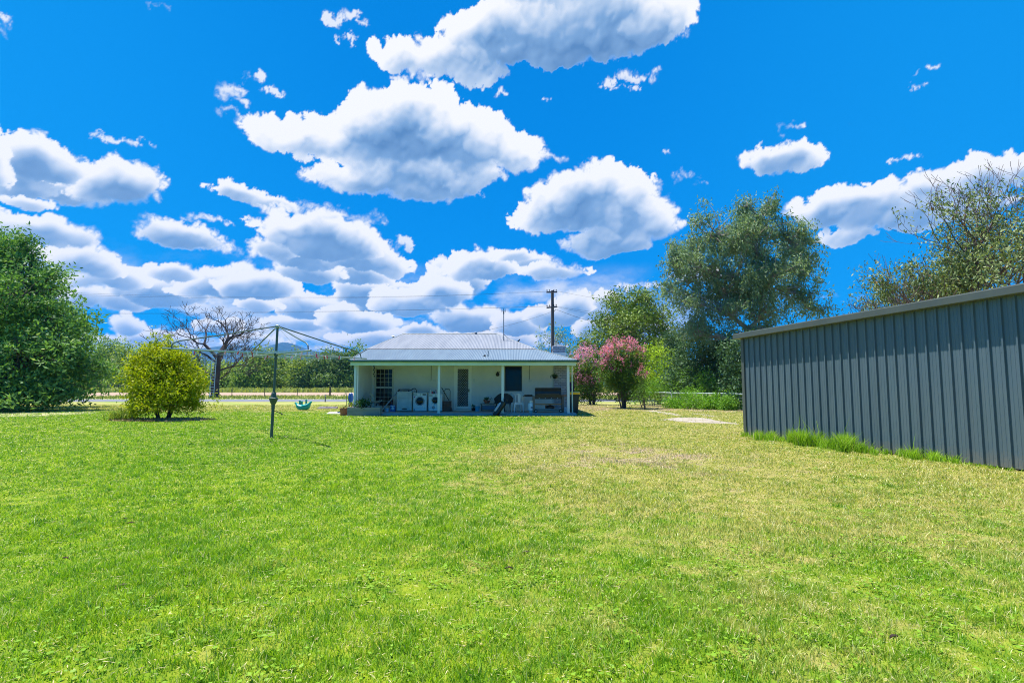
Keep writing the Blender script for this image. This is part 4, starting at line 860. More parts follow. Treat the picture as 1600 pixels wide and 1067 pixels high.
# dark outdoor chairs, white metal chairs
def tub_chair(label, px, Y, rz, mm):
    t = thing('tub_chair', label, 'chair', at(px, Y), rz, group='dark rounded chairs behind the third post')
    mb = MB(); vs = []; fs = []; n = 17
    for i in range(n):
        a = math.pi*(-.12) + math.pi*1.24*i/(n-1); top = .62 + .26*max(math.sin(a), 0)**1.5
        for (rr2, z) in ((.25, .40), (.30, .62), (.315, top), (.295, top), (.28, .62), (.235, .42)): vs.append((rr2*math.cos(a), rr2*math.sin(a), z))
    for i in range(n-1):
        for j in range(5): fs.append((i*6+j, i*6+j+1, (i+1)*6+j+1, (i+1)*6+j))
    fs += [(0,1,2,3,4,5), tuple((n-1)*6+j for j in range(5, -1, -1))]; mb.add(vs, fs); mb.build('backrest', mm, t, smooth=True)
    mb = MB(); mb.lathe([(0, .38), (.27, .38), (.28, .40), (.27, .44), (0, .45)], n=20); mb.build('seat', mm, t, smooth=True)
    for a in (45, 135, 225, 315): mb = MB(); mb.tube([(.2*math.cos(R(a)), .2*math.sin(R(a)), .40), (.26*math.cos(R(a)), .26*math.sin(R(a)), 0)], .016, 6); mb.build('leg', mm, t)
M_wick = mat('dark_wicker', (.035, .037, .040), .7, var=.4, vscale=20, bump=.5, bscale=60)
tub_chair('dark rounded chair just left of the third verandah post', 781.5, 26.5, R(200), M_wick)
tub_chair('dark rounded chair just right of the third verandah post', 792.5, 26.0, R(170), M_wick)
def cafe_chair(label, px, Y, rz):
    t = thing('cafe_chair', label, 'chair', at(px, Y), rz, group='white metal chairs beside the barbecue')
    M_ch = M_enam; mb = MB(); mb.prism([(-.19, -.18), (.19, -.18), (.17, .18), (-.17, .18)], 2, .43, .455); mb.build('seat', M_ch, t)
    mb = MB(); mb.prism([(-.19, .36), (.19, .36), (.19, .43), (-.19, .43)], 1, -.19, -.182); mb.build('apron', M_ch, t); mb = MB(); mb.prism([(-.17, .36), (.17, .36), (.17, .43), (-.17, .43)], 1, .182, .19); mb.build('apron', M_ch, t)
    mb = MB(); mb.tube([(-.17, .18, .44), (-.19, .22, .66), (-.17, .25, .82), (-.10, .26, .86), (.10, .26, .86), (.17, .25, .82), (.19, .22, .66), (.17, .18, .44)], .016, 8); mb.build('back_frame', M_ch, t, smooth=True)
    mb = MB(); mb.prism([(-.055, .45), (.055, .45), (.075, .85), (-.075, .85)], 1, .215, .225); mb.build('splat', M_ch, t)
    for sx in (-1, 1):
        for sy in (-1, 1): mb = MB(); mb.prism([(sx*.19-.04, .44), (sx*.19+.04, .44), (sx*.235+.014, 0), (sx*.235-.014, 0)], 1, sy*.19-.006, sy*.19+.006); mb.build('leg', M_ch, t)
cafe_chair('white metal chair with splayed legs, its back to the lawn, left of the gas bottle', 808.5, 25.6, R(200))
cafe_chair('second white metal chair, mostly hidden behind the one with its back to the lawn', 803, 26.7, R(150))
t = thing('white_cloth', 'white cloth draped over the side of the nearer white metal chair', 'cloth', at(816, 25.7, FZ+.86)); mb = MB(); rows = []
for i in range(7):
    for j in range(8): rows.append((-.14+.04*i, .02*math.sin(i*2.2)+.015*j*.3-.03, -.38*j/7*(1-.25*(i % 3)*.5) + .01*math.sin(i)))
fs = [(i*8+j, i*8+j+1, (i+1)*8+j+1, (i+1)*8+j) for i in range(6) for j in range(7)]; mb.add(rows, fs); mb.build('cloth', M_white, t, smooth=True)
# gas bottle
t = thing('gas_bottle', 'white gas bottle with a dark label hanging at the left end of the barbecue', 'gas bottle', at(830, 25.2)); mb = MB()
mb.lathe([(0, .07), (.10, .075), (.155, .11), (.165, .16), (.165, .37), (.15, .42), (.08, .455), (0, .46)], n=24); mb.build('tank', M_enam, t, smooth=True)
mb = MB(); mb.lathe([(.11, 0), (.115, .09), (.105, .09), (.10, 0)], n=20); mb.build('foot_ring', M_enam2, t); mb = MB(); mb.lathe([(.085, .44), (.095, .56), (.085, .56), (.075, .44)], n=16); mb.build('collar', M_enam, t)
mb = MB(); mb.lathe([(0, .46), (.03, .46), (.03, .52), (.045, .53), (.045, .56), (0, .57)], n=10); mb.build('valve', M_black, t); mb = MB(); mb.bbox((-.03, -.169, .21), (.05, -.155, .27), .004); mb.build('label_sticker', mat('navy_label', (.05, .04, .15), .5), t)
# barbecue trolley
t = thing('barbecue', 'black hooded barbecue on a brown timber trolley at the right end of the verandah', 'barbecue', at(856, 25.3)); w = .60
mb = MB(); hz = .70; mb.prism([(-.26, hz), (.26, hz), (.28, hz+.16), (.20, hz+.37), (.05, hz+.44), (-.10, hz+.42), (-.24, hz+.28), (-.27, hz+.14)], 0, -w, w); mb.build('hood', M_blackm, t)
mb = MB(); mb.tube([(-w+.12, -.26, hz+.17), (-w+.12, -.33, hz+.17), (w-.12, -.33, hz+.17), (w-.12, -.26, hz+.17)], .012, 6); mb.build('hood_handle', M_timber, t)
mb = MB(); mb.bbox((-w-.02, -.28, hz-.075), (w+.02, .27, hz-.002), .01); mb.build('burner_box', M_blackm, t)
for k in range(4): mb = MB(); mb.lathe([(0, .03), (.02, .03), (.022, 0)], n=14, M=Matrix.Translation((-.42+k*.28, -.28, hz-.038)) @ Matrix.Rotation(R(90), 4, 'X')); mb.build('knob', M_grey, t)
for sx in (-1, 1):
    for sy in (-.27, .24): mb = MB(); mb.bbox((sx*(w+.065)-.045, sy-.03, .0 if sy < 0 and sx > 0 else .0), (sx*(w+.065)+.045, sy+.03, hz+.06), .008); mb.build('leg', M_timber, t)
mb = MB(); mb.bbox((-w, -.27, .36), (w, -.22, .42), .006); mb.build('rail', mat('varnished_timber', (.36, .17, .06), .5, var=.3, vscale=5), t)
mb = MB(); mb.bbox((w+.02, -.27, hz+.06), (w+.42, -.20, hz+.11), .006); mb.bbox((w+.02, .16, hz+.06), (w+.42, .22, hz+.11), .006); mb.tube([(w+.40, -.24, hz+.085), (w+.40, .19, hz+.085)], .02, 8); mb.build('trolley_handle', mat('orange_timber', (.34, .13, .05), .5, var=.3, vscale=5), t)
mb = MB(); mb.bbox((-w-.56, -.22, hz+.03), (-w-.10, .22, hz+.07), .01); mb.bbox((-w-.5, -.2, hz+.07), (-w-.12, .2, hz+.12), .015); mb.build('side_shelf', M_blackm, t)
mb = MB(); mb.bbox((-w, -.25, .12), (w, .22, .155), .008); mb.bbox((-w, -.25, .05), (w, -.225, .19), .01); mb.build('bottom_shelf', M_timgrey, t)
for sx in (-w+.02, w-.04):
    mb = MB(); mb.lathe([(0, -.02), (.075, -.02), (.082, 0), (.075, .02), (0, .02)], n=18, M=Matrix.Translation((sx, -.30, .082)) @ Matrix.Rotation(R(90), 4, 'X')); wh = mb.build('wheel', M_black, t); mb = MB(); mb.lathe([(0, .03), (.03, .03), (.032, .02)], n=10, M=Matrix.Translation((sx, -.30, .082)) @ Matrix.Rotation(R(90), 4, 'X')); mb.build('hub', M_enam2, wh)
t = thing('step_stool', 'small white folding step standing on the lower shelf of the barbecue trolley', 'stool', at(847.5, 25.25, FZ+.157)); mb = MB()
for sx in (-.09, .09): mb.tube([(sx, -.08, 0), (sx*.7, .0, .19)], .009, 5); mb.tube([(sx, .10, 0), (sx*.7, .0, .19)], .009, 5)
mb.tube([(-.075, -.05, .07), (.075, -.05, .07)], .008, 5); mb.build('frame', M_white, t); mb = MB(); mb.bbox((-.10, -.05, .19), (.10, .06, .21), .005); mb.build('tread', M_white, t)
t = thing('cooking_pot', 'black camp pot on the lower shelf of the barbecue trolley, right of the step', 'pot', at(859.5, 25.25, FZ+.157)); mb = MB(); mb.lathe([(0, 0), (.13, 0), (.17, .06), (.165, .13), (.12, .17), (.03, .19), (0, .20)], n=18, sx=1.2); mb.build('body', M_black, t, smooth=True); mb = MB(); mb.tube([(-.04, 0, .19), (-.03, 0, .215), (.03, 0, .215), (.04, 0, .19)], .008, 5); mb.build('lid_handle', M_black, t)
t = thing('brown_jar', 'small brown jar on the lower shelf between the white step and the black pot', 'jar', at(853, 25.3, FZ+.157)); mb = MB(); mb.lathe([(0, 0), (.045, 0), (.05, .14), (.04, .17), (.045, .18), (0, .19)], n=14); mb.build('jar', M_terra, t, smooth=True)
t = thing('wheelie_bin', 'dark green wheeled bin with a yellow lid beside the right hand verandah post', 'bin', (x_(895.2, 25.9), 25.9, 0), R(8)); mb = MB()
def frus(mb, w0, d0, z0, w1, d1, z1): mb.add([(-w0, -d0, z0), (w0, -d0, z0), (w0, d0, z0), (-w0, d0, z0), (-w1, -d1, z1), (w1, -d1, z1), (w1, d1, z1), (-w1, d1, z1)], [(0,3,2,1), (4,5,6,7), (0,1,5,4), (1,2,6,5), (2,3,7,6), (3,0,4,7)])
frus(mb, .17, .2, .05, .21, .27, .90); mb.bbox((-.235, -.29, .88), (.235, .29, .93), .012); mb.build('body', M_bin, t)
mb = MB(); mb.prism([(-.31, .925), (.30, .932), (.30, .985), (.1, 1.05), (-.2, 1.04), (-.32, 1.01)], 0, -.245, .245); mb.build('lid', M_yellow, t)
for s in (-.2, .2): mb = MB(); mb.lathe([(0, -.025), (.09, -.025), (.1, 0), (.09, .025), (0, .025)], n=18, M=Matrix.Translation((s, .24, .10)) @ Matrix.Rotation(R(90), 4, 'Y')); mb.build('wheel', M_black, t)
mb = MB(); mb.tube([(-.19, .27, .90), (-.19, .36, .93), (.19, .36, .93), (.19, .27, .90)], .015, 6); mb.build('handle', M_bin, t)
t = thing('post_footing', 'grey concrete block against the foot of the right hand verandah post', 'block', (x_(884.5, 24.9), 24.95, FZ)); mb = MB(); mb.bbox((-.10, -.09, 0), (.14, .12, .26), .02); mb.build('block', mat('blue_concrete', (.36, .42, .50), .85, var=.25, vscale=5, bump=.3), t)
t = thing('dark_towel', 'dark purple towel hanging behind the yellow lidded bin', 'towel', (x_(892.6, 26.4), 26.4, 0)); mb = MB(); V_ = []
for i in range(9):
    for j in range(9): V_.append((-.12+.03*i, .03*math.sin(i*1.7+j*.2), 1.52-.06*j*(1+.1*math.sin(i))))
mb.add(V_, [(i*9+j, i*9+j+1, (i+1)*9+j+1, (i+1)*9+j) for i in range(8) for j in range(8)]); mb.build('towel', mat('purple_cloth', (.06, .035, .09), .9, var=.3), t, smooth=True); mb = MB(); mb.tube([(-.16, 0, 0), (-.15, 0, 1.56), (.13, 0, 1.56), (.15, 0, 0)], .012, 6); mb.build('rack', M_black, t)
# things on the grass left of the house
t = thing('rocker_toy', 'teal plastic rocking toy with three upright handles on the lawn', 'toy', G(473.5, 641, 0), R(-6)); hw = .41
mb = MB(); vs = []; ns = 15; nr = 12
for i in range(ns):
    u = -1 + 2*i/(ns-1); ww = .19*(1 - abs(u)**3.2*.72); top = .30 + .10*abs(u)**1.6 + (.03 if u > 0 else 0); bot = .015 + .22*abs(u)**4.5
    for k in range(nr):
        a = 2*math.pi*k/nr; cz = (top+bot)/2; hh = (top-bot)/2; ca, sa = math.cos(a), math.sin(a)
        vs.append((u*hw, ww*math.copysign(abs(ca)**.7, ca), cz + hh*math.copysign(abs(sa)**.7, sa)))
fs = [(i*nr+k, i*nr+(k+1) % nr, (i+1)*nr+(k+1) % nr, (i+1)*nr+k) for i in range(ns-1) for k in range(nr)] + [tuple(range(nr-1, -1, -1)), tuple((ns-1)*nr+k for k in range(nr))]
mb.add(vs, fs); mb.build('body', M_teal, t, smooth=True)
for (a, h_) in ((-.20, .53), (-.08, .50), (.17, .58)): mb = MB(); mb.lathe([(.055, .28), (.05, h_-.07), (.06, h_-.05), (.05, h_), (0, h_+.01)], n=12, c=(a, 0, 0)); mb.build('handle', M_teal, t, smooth=True)
mb = MB(); mb.tube([(-.36, 0, .34), (-.47, 0, .40), (-.49, 0, .37)], [.07, .05, .02], 8); mb.tube([(.36, 0, .36), (.46, 0, .47), (.48, 0, .50)], [.08, .05, .02], 8); mb.build('end_grip', M_teal, t, smooth=True)
t = thing('timber_slab', 'flat pale weathered slab lying on the lawn between the toy and the house', 'board', G(512.5, 638.6, 0), R(-4)); r_ = random.Random(8)
for k in range(3):
    mb = MB(); mb.bbox((-.50+r_.uniform(-.05, .05), -.28+k*.19, .0+.01*k), (.52+r_.uniform(-.06, .06), -.11+k*.19, .07+.03*k), .012); mb.build('board', mat('bleached_board', (.46, .42, .40), .9, col2=(.25, .2, .2), vscale=5, stretch=(.6, 3, 1), detail=8, bump=.5), t)
mb = MB()
for k in range(6): a = r_.uniform(-.4, .4); mb.tube([(a, r_.uniform(-.25, .2), .12), (a+r_.uniform(-.15, .2), r_.uniform(-.2, .2), .14)], .015, 5)
mb.build('broken_piece', M_timber, t)
t = thing('ground_sheet', 'crumpled white sheet on the grass just left of the terracotta pot', 'sheet', G(524, 646.3, 0)); mb = MB(); V_ = []; r_ = random.Random(5)
for i in range(15):
    for j in range(8): e = 1 if 0 < i < 14 and 0 < j < 7 else 0; V_.append((-.38+.055*i+.02*r_.random(), -.25+.08*j+.02*r_.random(), .012+e*(.02+.07*r_.random())))
mb.add(V_, [(i*8+j, i*8+j+1, (i+1)*8+j+1, (i+1)*8+j) for i in range(14) for j in range(7)]); mb.build('sheet', M_paper, t)
t = thing('blue_scoop', 'small blue plastic scoop lying on the crumpled white sheet', 'toy', G(529.5, 645.0, .085)); mb = MB(); mb.lathe([(0, 0), (.06, 0), (.075, .06), (.07, .06), (0, .02)], n=12); mb.build('cup', M_bluep, t); mb = MB(); mb.tube([(.06, 0, .04), (.19, 0, .05)], .012, 6); mb.build('handle', M_bluep, t)
# ------------------------------------------------------------ rotary clothes hoist
HB = G(424, 683.5, 0); HB = Vector((HB.x, HB.y, float(gz_at(np.array(HB.x), np.array(HB.y)))))
M_galv = mat('hoist_tube', (.34, .41, .40), .45, metal=.35, col2=(.22, .28, .27), vscale=4)
M_hgreen = mat('hoist_green', (.075, .115, .095), .45, metal=.1, col2=(.05, .08, .07), vscale=5); M_wire = mat('line_wire', (.50, .55, .60), .4, metal=.4)
hoist = thing('clothes_hoist', 'tall rotary clothes hoist with four arms and wire lines, standing on the lawn', 'clothes hoist', HB)
hoist.rotation_euler = (0, R(1.2), 0)
HZ, AZ_, RA = 2.90, 2.17, 2.35
mb = MB(); mb.tube([(0, 0, -.1), (0, 0, .80)], .038, 12); mb.build('lower_post', M_hgreen, hoist, smooth=True)
mb = MB(); mb.tube([(0, 0, .80), (0, 0, HZ)], [.034, .030], 12); mb.build('upper_post', M_hgreen, hoist, smooth=True)
mb = MB(); mb.lathe([(.045, .74), (.05, .86), (.075, .90), (.115, 1.0), (.12, 1.03), (.075, 1.05), (.062, 1.16), (.045, 1.18)], n=8); gb = mb.build('gearbox', M_hgreen, hoist)
mb = MB(); mb.tube([(.04, 0, .70), (.27, -.05, .63)], .010, 6); mb.tube([(.27, -.05, .63), (.27, -.11, .62)], .014, 6); mb.build('crank_handle', M_black, gb)
mb = MB(); mb.lathe([(.036, AZ_-.06), (.055, AZ_-.04), (.055, AZ_+.04), (.036, AZ_+.06)], n=12); mb.lathe([(.034, AZ_-.16), (.045, AZ_-.15), (.045, AZ_-.10), (.034, AZ_-.09)], n=12); mb.build('arm_hub', M_hgreen, hoist)
mb = MB(); mb.lathe([(.05, HZ-.05), (.06, HZ-.03), (.06, HZ+.01), (.03, HZ+.03), (0, HZ+.03)], n=12); mb.build('top_cap', M_galv, hoist)
th0 = math.atan2(-1.51, -1.80); ends = []
for k in range(4):
    a = th0 + k*math.pi/2; c, s = math.cos(a), math.sin(a); ends.append((c, s))
    mb = MB(); mb.tube([(.05*c, .05*s, AZ_), (RA*1.07*c, RA*1.07*s, AZ_)], .021, 8); arm = mb.build('arm', M_galv, hoist, smooth=True)
    mb = MB(); mb.tube([(.03*c, .03*s, HZ-.01), (RA*.6*c, RA*.6*s, HZ-(HZ-AZ_-.17)*.6/.93), (RA*.93*c, RA*.93*s, AZ_+.19), (RA*.985*c, RA*.985*s, AZ_+.12), (RA*c, RA*s, AZ_)], [.016, .016, .016, .015, .014], 8); mb.build('strut', M_hgreen, arm, smooth=True)
mb = MB()
rr4 = random.Random(3)
for q in (.34, .5, .66, .82, 1.0):
    for k in range(4):
        (c0, s0), (c1, s1) = ends[k], ends[(k+1) % 4]; A = Vector((c0*RA*q, s0*RA*q, AZ_)); B = Vector((c1*RA*q, s1*RA*q, AZ_)); pts = [A.lerp(B, t/6) + Vector((0, 0, -.035*q*math.sin(math.pi*t/6))) for t in range(7)]
        mb.tube(pts, .0055, 4, cap=False)
for k in range(4):
    (c0, s0), (c1, s1) = ends[k], ends[(k+1) % 4]; m_ = ((c0+c1)/2*RA, (s0+s1)/2*RA); mb.tube([(0, 0, HZ-.02), (m_[0], m_[1], AZ_-.03)], .003, 4, cap=False)
mb.build('line_wire', M_wire, hoist)
cols = [mat('peg_pink', (.75, .05, .14), .5), mat('peg_white', (.8, .8, .78), .5), mat('peg_red', (.45, .03, .04), .5), mat('peg_pale_pink', (.75, .35, .4), .5)]
peg = None; Mh = Matrix.Translation(HB) @ Matrix.Rotation(R(1.2), 4, 'Y'); rr4 = random.Random(12)
protos = []
pegs = [(k, q) for k in range(4) for q in (1.0, .82, .66, .5)]
names = {0: 'pink', 1: 'white', 2: 'dark red', 3: 'pale pink'}
for i in range(34):
    k, q = rr4.choice(pegs); t = rr4.uniform(.08, .92); (c0, s0), (c1, s1) = ends[k], ends[(k+1) % 4]
    p = Vector(((c0*(1-t)+c1*t)*RA*q, (s0*(1-t)+s1*t)*RA*q, AZ_-.035*q*math.sin(math.pi*t))); ci = rr4.choice((0, 1, 1, 1, 2, 3, 3)); big = i < 5
    if len(protos) < 4:
        for cc in range(4):
            m0 = MB(); m0.prism([(-.006, .012), (.006, .012), (.011, -.055), (.003, -.055), (0, -.01), (-.003, -.055), (-.011, -.055)], 1, -.006, .006); o0 = m0.build('clothes_peg', cols[cc]); protos.append(o0.data); bpy.data.objects.remove(o0)
    o = bpy.data.objects.new('clothes_peg', protos[ci]); COL.objects.link(o); o.location = Mh @ p; o.rotation_euler = (rr4.gauss(0, .15), rr4.gauss(0, .35), rr4.uniform(0, 6.28)); sc_ = 1.35
    o.scale = (sc_, sc_, sc_)
    tag(o, f'small {names[ci]} plastic peg clipped on a wire of the clothes hoist', 'clothes peg', f'{names[ci]} clothes pegs on the hoist lines')
# ------------------------------------------------------------ trees, shrubs
M_bark = mat('brown_bark', (.13, .10, .085), .9, col2=(.07, .055, .05), vscale=3, bump=.6, bscale=15, stretch=(3, 3, .6))
M_gumbark = mat('pale_gum_bark', (.42, .36, .31), .8, col2=(.24, .20, .18), vscale=1.2, bump=.2, stretch=(2, 2, .6))
M_dead = mat('dead_wood', (.045, .034, .040), .9, col2=(.085, .065, .07), vscale=3)
def limb(mb, a, b, r0, r1, r, n=6, sag=.12, seg=4):
    a, b = Vector(a), Vector(b); L = (b-a).length; pts = [a]; off = Vector((r.gauss(0, sag), r.gauss(0, sag), abs(r.gauss(0, sag)))) * L
    for i in range(1, seg+1):
        t = i/seg; pts.append(a.lerp(b, t) + off*math.sin(math.pi*t)*.6)
    mb.tube(pts, [r0 + (r1-r0)*i/seg for i in range(seg+1)], n, cap=False); return pts
def tree(name, label, cat, base, lobes, Y, leafm, barkm, tr=(.25, .12), fork=.3, L=.14, Wd=.06, clumps=40, per=14, sig=.22, droop=.3, seed=1, group=None, tuft=7, fill=.5, bark_n=8, twigs=.5, up=0., stems=1, lean=0):
    """lobes: (px, py, rx, ry, dY) of foliage masses measured on the photograph"""
    r = random.Random(seed); nr = np.random.default_rng(seed); base = Vector(base); t = thing(name, label, cat, base, group=group)
    Ls = []
    for lo in lobes:
        px, py, rx, ry = lo[:4]; dY = lo[4] if len(lo) > 4 else 0; c = P(px, py, Y + dY) - base; k = (Y+dY)/FPX; Ls.append((c, rx*k, ry*k))
    top = max(c.z for c, _, _ in Ls); fz = top*fork; mb = MB(); cen = sum((c for c, _, _ in Ls), Vector())/len(Ls)
    forks = []
    for s_ in range(stems):
        o = Vector((max(-1.5, min(1.5, r.gauss(0, 1)))*.10, r.gauss(0, .07), 0)) if stems > 1 else Vector(); fp = Vector((cen.x*.25 + o.x*2.6 + lean, cen.y*.3 + o.y*2.5, fz*r.uniform(.85, 1.15)))
        limb(mb, o - Vector((0, 0, .1)), fp, tr[0], tr[1], r, bark_n, .04, 5); forks.append(fp)
    allC = []; wts = []
    vol = [a*a*b for _, a, b in Ls]; tot = sum(v**.62 for v in vol)
    order = sorted(range(len(Ls)), key=lambda i: min((Ls[i][0]-f).length for f in forks)); knots = [(f, 1.) for f in forks]
    for i in order:
        c, a, b = Ls[i]
        n = max(int(clumps*len(Ls)*(vol[i]**.62)/tot), 6)
        fp, sz = min(knots, key=lambda f: (f[0] - c).length*(1.0 if f[0].z < c.z + .3*b else 1.6) + .25*(f[0]-forks[0]).length)
        s2 = max(min(sz*.68, .68), .20)
        pts = limb(mb, fp, c - Vector((0, 0, b*.25)), tr[1]*s2, tr[1]*s2*.35, r, 6, .10); knots += [(pts[2], s2*.75), (pts[4], s2*.5)]
        u = nr.normal(0, 1, (n, 3)); u /= np.linalg.norm(u, axis=1)[:, None]; rad = nr.uniform(0, 1, n)**(1/(2+2*fill)); rad *= 1 + nr.normal(0, .10, n)
        u[:, 2] = np.where(u[:, 2] < -.5, u[:, 2]*.7, u[:, 2]); C = u*rad[:, None]*np.array([a, a*.85, b]) + np.array(c)
        if tuft > 1:                                  # gather the twigs into tufts, with gaps between them
            m_ = max(n//tuft, 3); T_ = C[:m_]; C = T_[nr.integers(0, m_, n)] + nr.normal(0, 1, (n, 3))*np.array([a, a, b*.8])*((.68 if tuft > 7 else .78)/m_**.34)
        C[:, 2] = np.maximum(C[:, 2], .12); allC.append(C)
        for j in range(n):
            if r.random() < twigs: q = pts[r.choice((2, 3, 4))]; limb(mb, q, Vector(C[j]), tr[1]*.16, tr[1]*.04, r, 4, .10, 3)
    mb.build('trunk', barkm, t, smooth=True, recalc=False)
    C = np.concatenate(allC); V, F, tt = leaves_at(C, L, Wd, nr, droop=droop, per=per, sig=(sig, sig*.9, sig*(.75 + droop*.9)), up=up); V[:, 2] = np.maximum(V[:, 2], .01)
    np_mesh('crown', V, F, leafm, t, {'tint': tt}); t['_n'] = 0; del t['_n']
    return t
LM = leaf_mat
# big broad tree at the left edge
tree('broadleaf_tree', 'large dense green tree reaching the ground at the left edge of the photo', 'tree', (X(5, 31), 31, 0),
     [(25,405,34,34,0),(-15,395,45,40,1),(62,450,30,34,.5),(15,470,54,46,-2),(80,500,36,34,-1.5),(105,490,14,14,0),(125,498,12,10,0),(-40,480,70,70,-1),(40,545,60,46,-2.5),(112,560,32,32,-1),(145,580,20,18,-.5),(0,600,80,36,-2.5),(85,605,44,24,-2),(-60,590,80,50,-2),(-70,430,70,60,1),(35,378,14,12,0),(55,402,10,12,0),(82,425,10,12,0),(-60,520,90,70,2),(40,455,50,50,3),(50,540,80,70,2.5),(110,610,34,14,-1.5),(35,625,70,12,-2.5)],
     31, LM('broad_leaf', (.04, .13, .045), (.23, .40, .09), (.56, .68, .18), trans=.3, nscale=.5), M_bark, (.35, .20), .28, .27, .105, 170, 16, .22, .05, seed=5, fill=.8, up=.25, twigs=.35)
# yellow green shrub
tree('yellow_shrub', 'rounded yellow green leafy shrub on the lawn, left of the clothes hoist', 'shrub', G(256, 655, 0),
     [(255,575,38,32),(229,585,29,30,-.2),(284,590,26,28,-.2),(256,610,52,30,-.3),(221,615,19,24),(294,618,17,22),(247,553,22,20),(270,559,21,18),(256,632,41,16,-.3),(242,575,31,30,.6),(277,600,34,30,.7),(301,635,10,10),(212,570,9,14),(232,548,8,14),(264,543,7,12),(285,561,7,12),(309,595,7,10),(204,590,7,10),(212,640,10,12)],
     21.6, LM('yellow_leaf', (.15, .22, .004), (.52, .54, .006), (.68, .52, .01), trans=.35, nscale=1.2), M_bark, (.045, .025), .22, .14, .05, 70, 19, .105, .42, seed=8, stems=9, fill=.7, twigs=.6, tuft=6)
t = tree('tall_shoot', 'dark leafy upright shoot standing above the top of the yellow green shrub', 'shrub', (X(248, 22.1), 22.1, 0), [(247,530,6,14),(250,548,8,12)], 22.1, LM('shoot_leaf', (.05, .10, .01), (.14, .2, .02)), M_bark, (.025, .015), .7, .11, .045, 16, 9, .06, .3, seed=3, twigs=.3)
# right side: dense darker gum behind the myrtles, small gum behind the chimney
M_gum = LM('gum_leaf', (.08, .155, .085), (.33, .43, .23), (.30, .26, .08), trans=.3, nscale=.35)
M_gumd = LM('olive_leaf', (.055, .13, .025), (.27, .35, .055), trans=.22, nscale=.3)
tree('dense_gum_tree', 'dense olive green tree rising behind the pink flowering shrubs', 'tree', (X(992, 52), 52, 0),
     [(985,480,32,22),(965,495,30,24,-1),(1020,490,26,24),(950,522,30,26,-1),(1035,515,20,26),(990,520,44,34,-2),(930,545,28,22),(985,560,60,34,-1),(1040,545,26,30),(960,465,14,10),(1010,465,18,12),(940,500,14,14),(990,600,60,26)],
     52, M_gumd, M_bark, (.35, .2), .3, .34, .13, 95, 15, .36, .1, seed=15, fill=.75, group='trees behind the cottage')
tree('small_gum_tree', 'small open grey green tree seen behind the brick chimney and power pole', 'tree', (X(868, 50), 50, 0),
     [(868,530,20,16),(850,545,14,12),(885,545,14,14),(880,522,12,10),(858,560,24,12),(870,575,30,16)], 50, M_gum, M_gumbark, (.18, .09), .4, .26, .08, 36, 10, .26, .3, seed=16, fill=.4, group='trees behind the cottage')
tree('small_gum_tree', 'thin grey green sapling between the chimney and the dense olive tree', 'tree', (X(922, 56), 56, 0), [(920,528,13,13),(928,545,16,16),(912,550,12,12),(920,575,20,20)], 56, M_gum, M_gumbark, (.15, .08), .4, .26, .08, 30, 9, .26, .3, seed=17, fill=.4, group='trees behind the cottage')
# crape myrtles: green body with flower heads on the outside
def myrtle(label, px0, base, lobes, Y, fl, fm, seed, nfl, spread):
    t = tree('flowering_shrub', label, 'flowering shrub', base, lobes, Y, LM('myrtle_leaf', (.04, .11, .015), (.15, .26, .03), (.30, .16, .03), trans=.3, nscale=1), M_bark, (.05, .035), .35, .13, .07, 95, 17, .16, .1, seed=seed, stems=7, fill=.6, twigs=.6, group='flowering shrubs right of the cottage')
    nr = np.random.default_rng(seed+50); Cs = []
    for (px, py, rx, ry) in fl:
        n = int(nfl*rx*ry/400) + 3; u = nr.normal(0, 1, (n, 3)); u /= np.linalg.norm(u, axis=1)[:, None]; c = P(px, py, Y) - Vector(base); k = Y/FPX
        Cs.append(u*nr.uniform(.55, 1.2, n)[:, None]*np.array([rx*k, max(rx, 14)*k*1.1, ry*k]) + np.array(c))
    C = np.concatenate(Cs); V, F, tt = leaves_at(C, .085, .07, nr, droop=0, per=15, sig=(.055, .055, .10), up=.2); np_mesh('blossom', V, F, fm, t, {'tint': tt}); return t
Gm = G(975, 638, 0)
myrtle('tall vase shaped shrub topped with rose pink blossom, nearest the driveway patches', 975, Gm, [(972,560,26,22),(955,575,18,18),(990,565,20,20),(972,590,28,22),(975,612,18,16),(958,600,12,16),(992,592,14,18)], Gm.y, [(970,545,28,12),(990,542,16,10),(952,552,14,12),(1000,556,9,12),(972,534,20,8),(945,566,8,12),(965,565,26,14)], LM('rose_blossom', (.56, .12, .28), (.82, .36, .54), (.25, .3, .08), trans=.35, nscale=2), 21, 62, 1)
Gm = G(925, 632, 0)
myrtle('lilac pink flowering shrub right beside the yellow lidded bin', 925, Gm, [(915,575,24,20),(932,570,14,18),(905,590,16,16),(925,600,24,18),(928,618,16,12),(912,615,12,12)], Gm.y, [(905,560,14,12),(918,548,12,10),(930,560,12,12),(900,585,12,12),(912,592,14,10),(928,585,14,14),(940,568,8,10)], LM('lilac_blossom', (.62, .18, .46), (.88, .46, .76), trans=.35, nscale=2), 22, 95, 1)
t = tree('flowering_shrub', 'low green shrub with a few bright pink flowers, right of the tall vase shaped shrub', 'flowering shrub', (X(1008, 31), 31, 0), [(1001,590,8,13),(1008,604,9,11),(1001,615,9,14)], 31, LM('myrtle_leaf_light', (.05, .12, .02), (.16, .26, .04)), M_bark, (.03, .02), .4, .10, .05, 24, 12, .12, .1, seed=24, stems=3, group='flowering shrubs right of the cottage')
nr = np.random.default_rng(9); C = np.concatenate([nr.normal(0, .09, (4, 3)) + np.array(P(a, b, 30.6) - Vector((X(1008, 31), 31, 0))) for a, b in ((1003,572), (1010,587), (1000,580))]); V, F, tt = leaves_at(C, .07, .06, nr, per=14, sig=.06); np_mesh('blossom', V, F, LM('hot_pink_blossom', (.50, .12, .24), (.72, .35, .48), trans=.3), t, {'tint': tt})
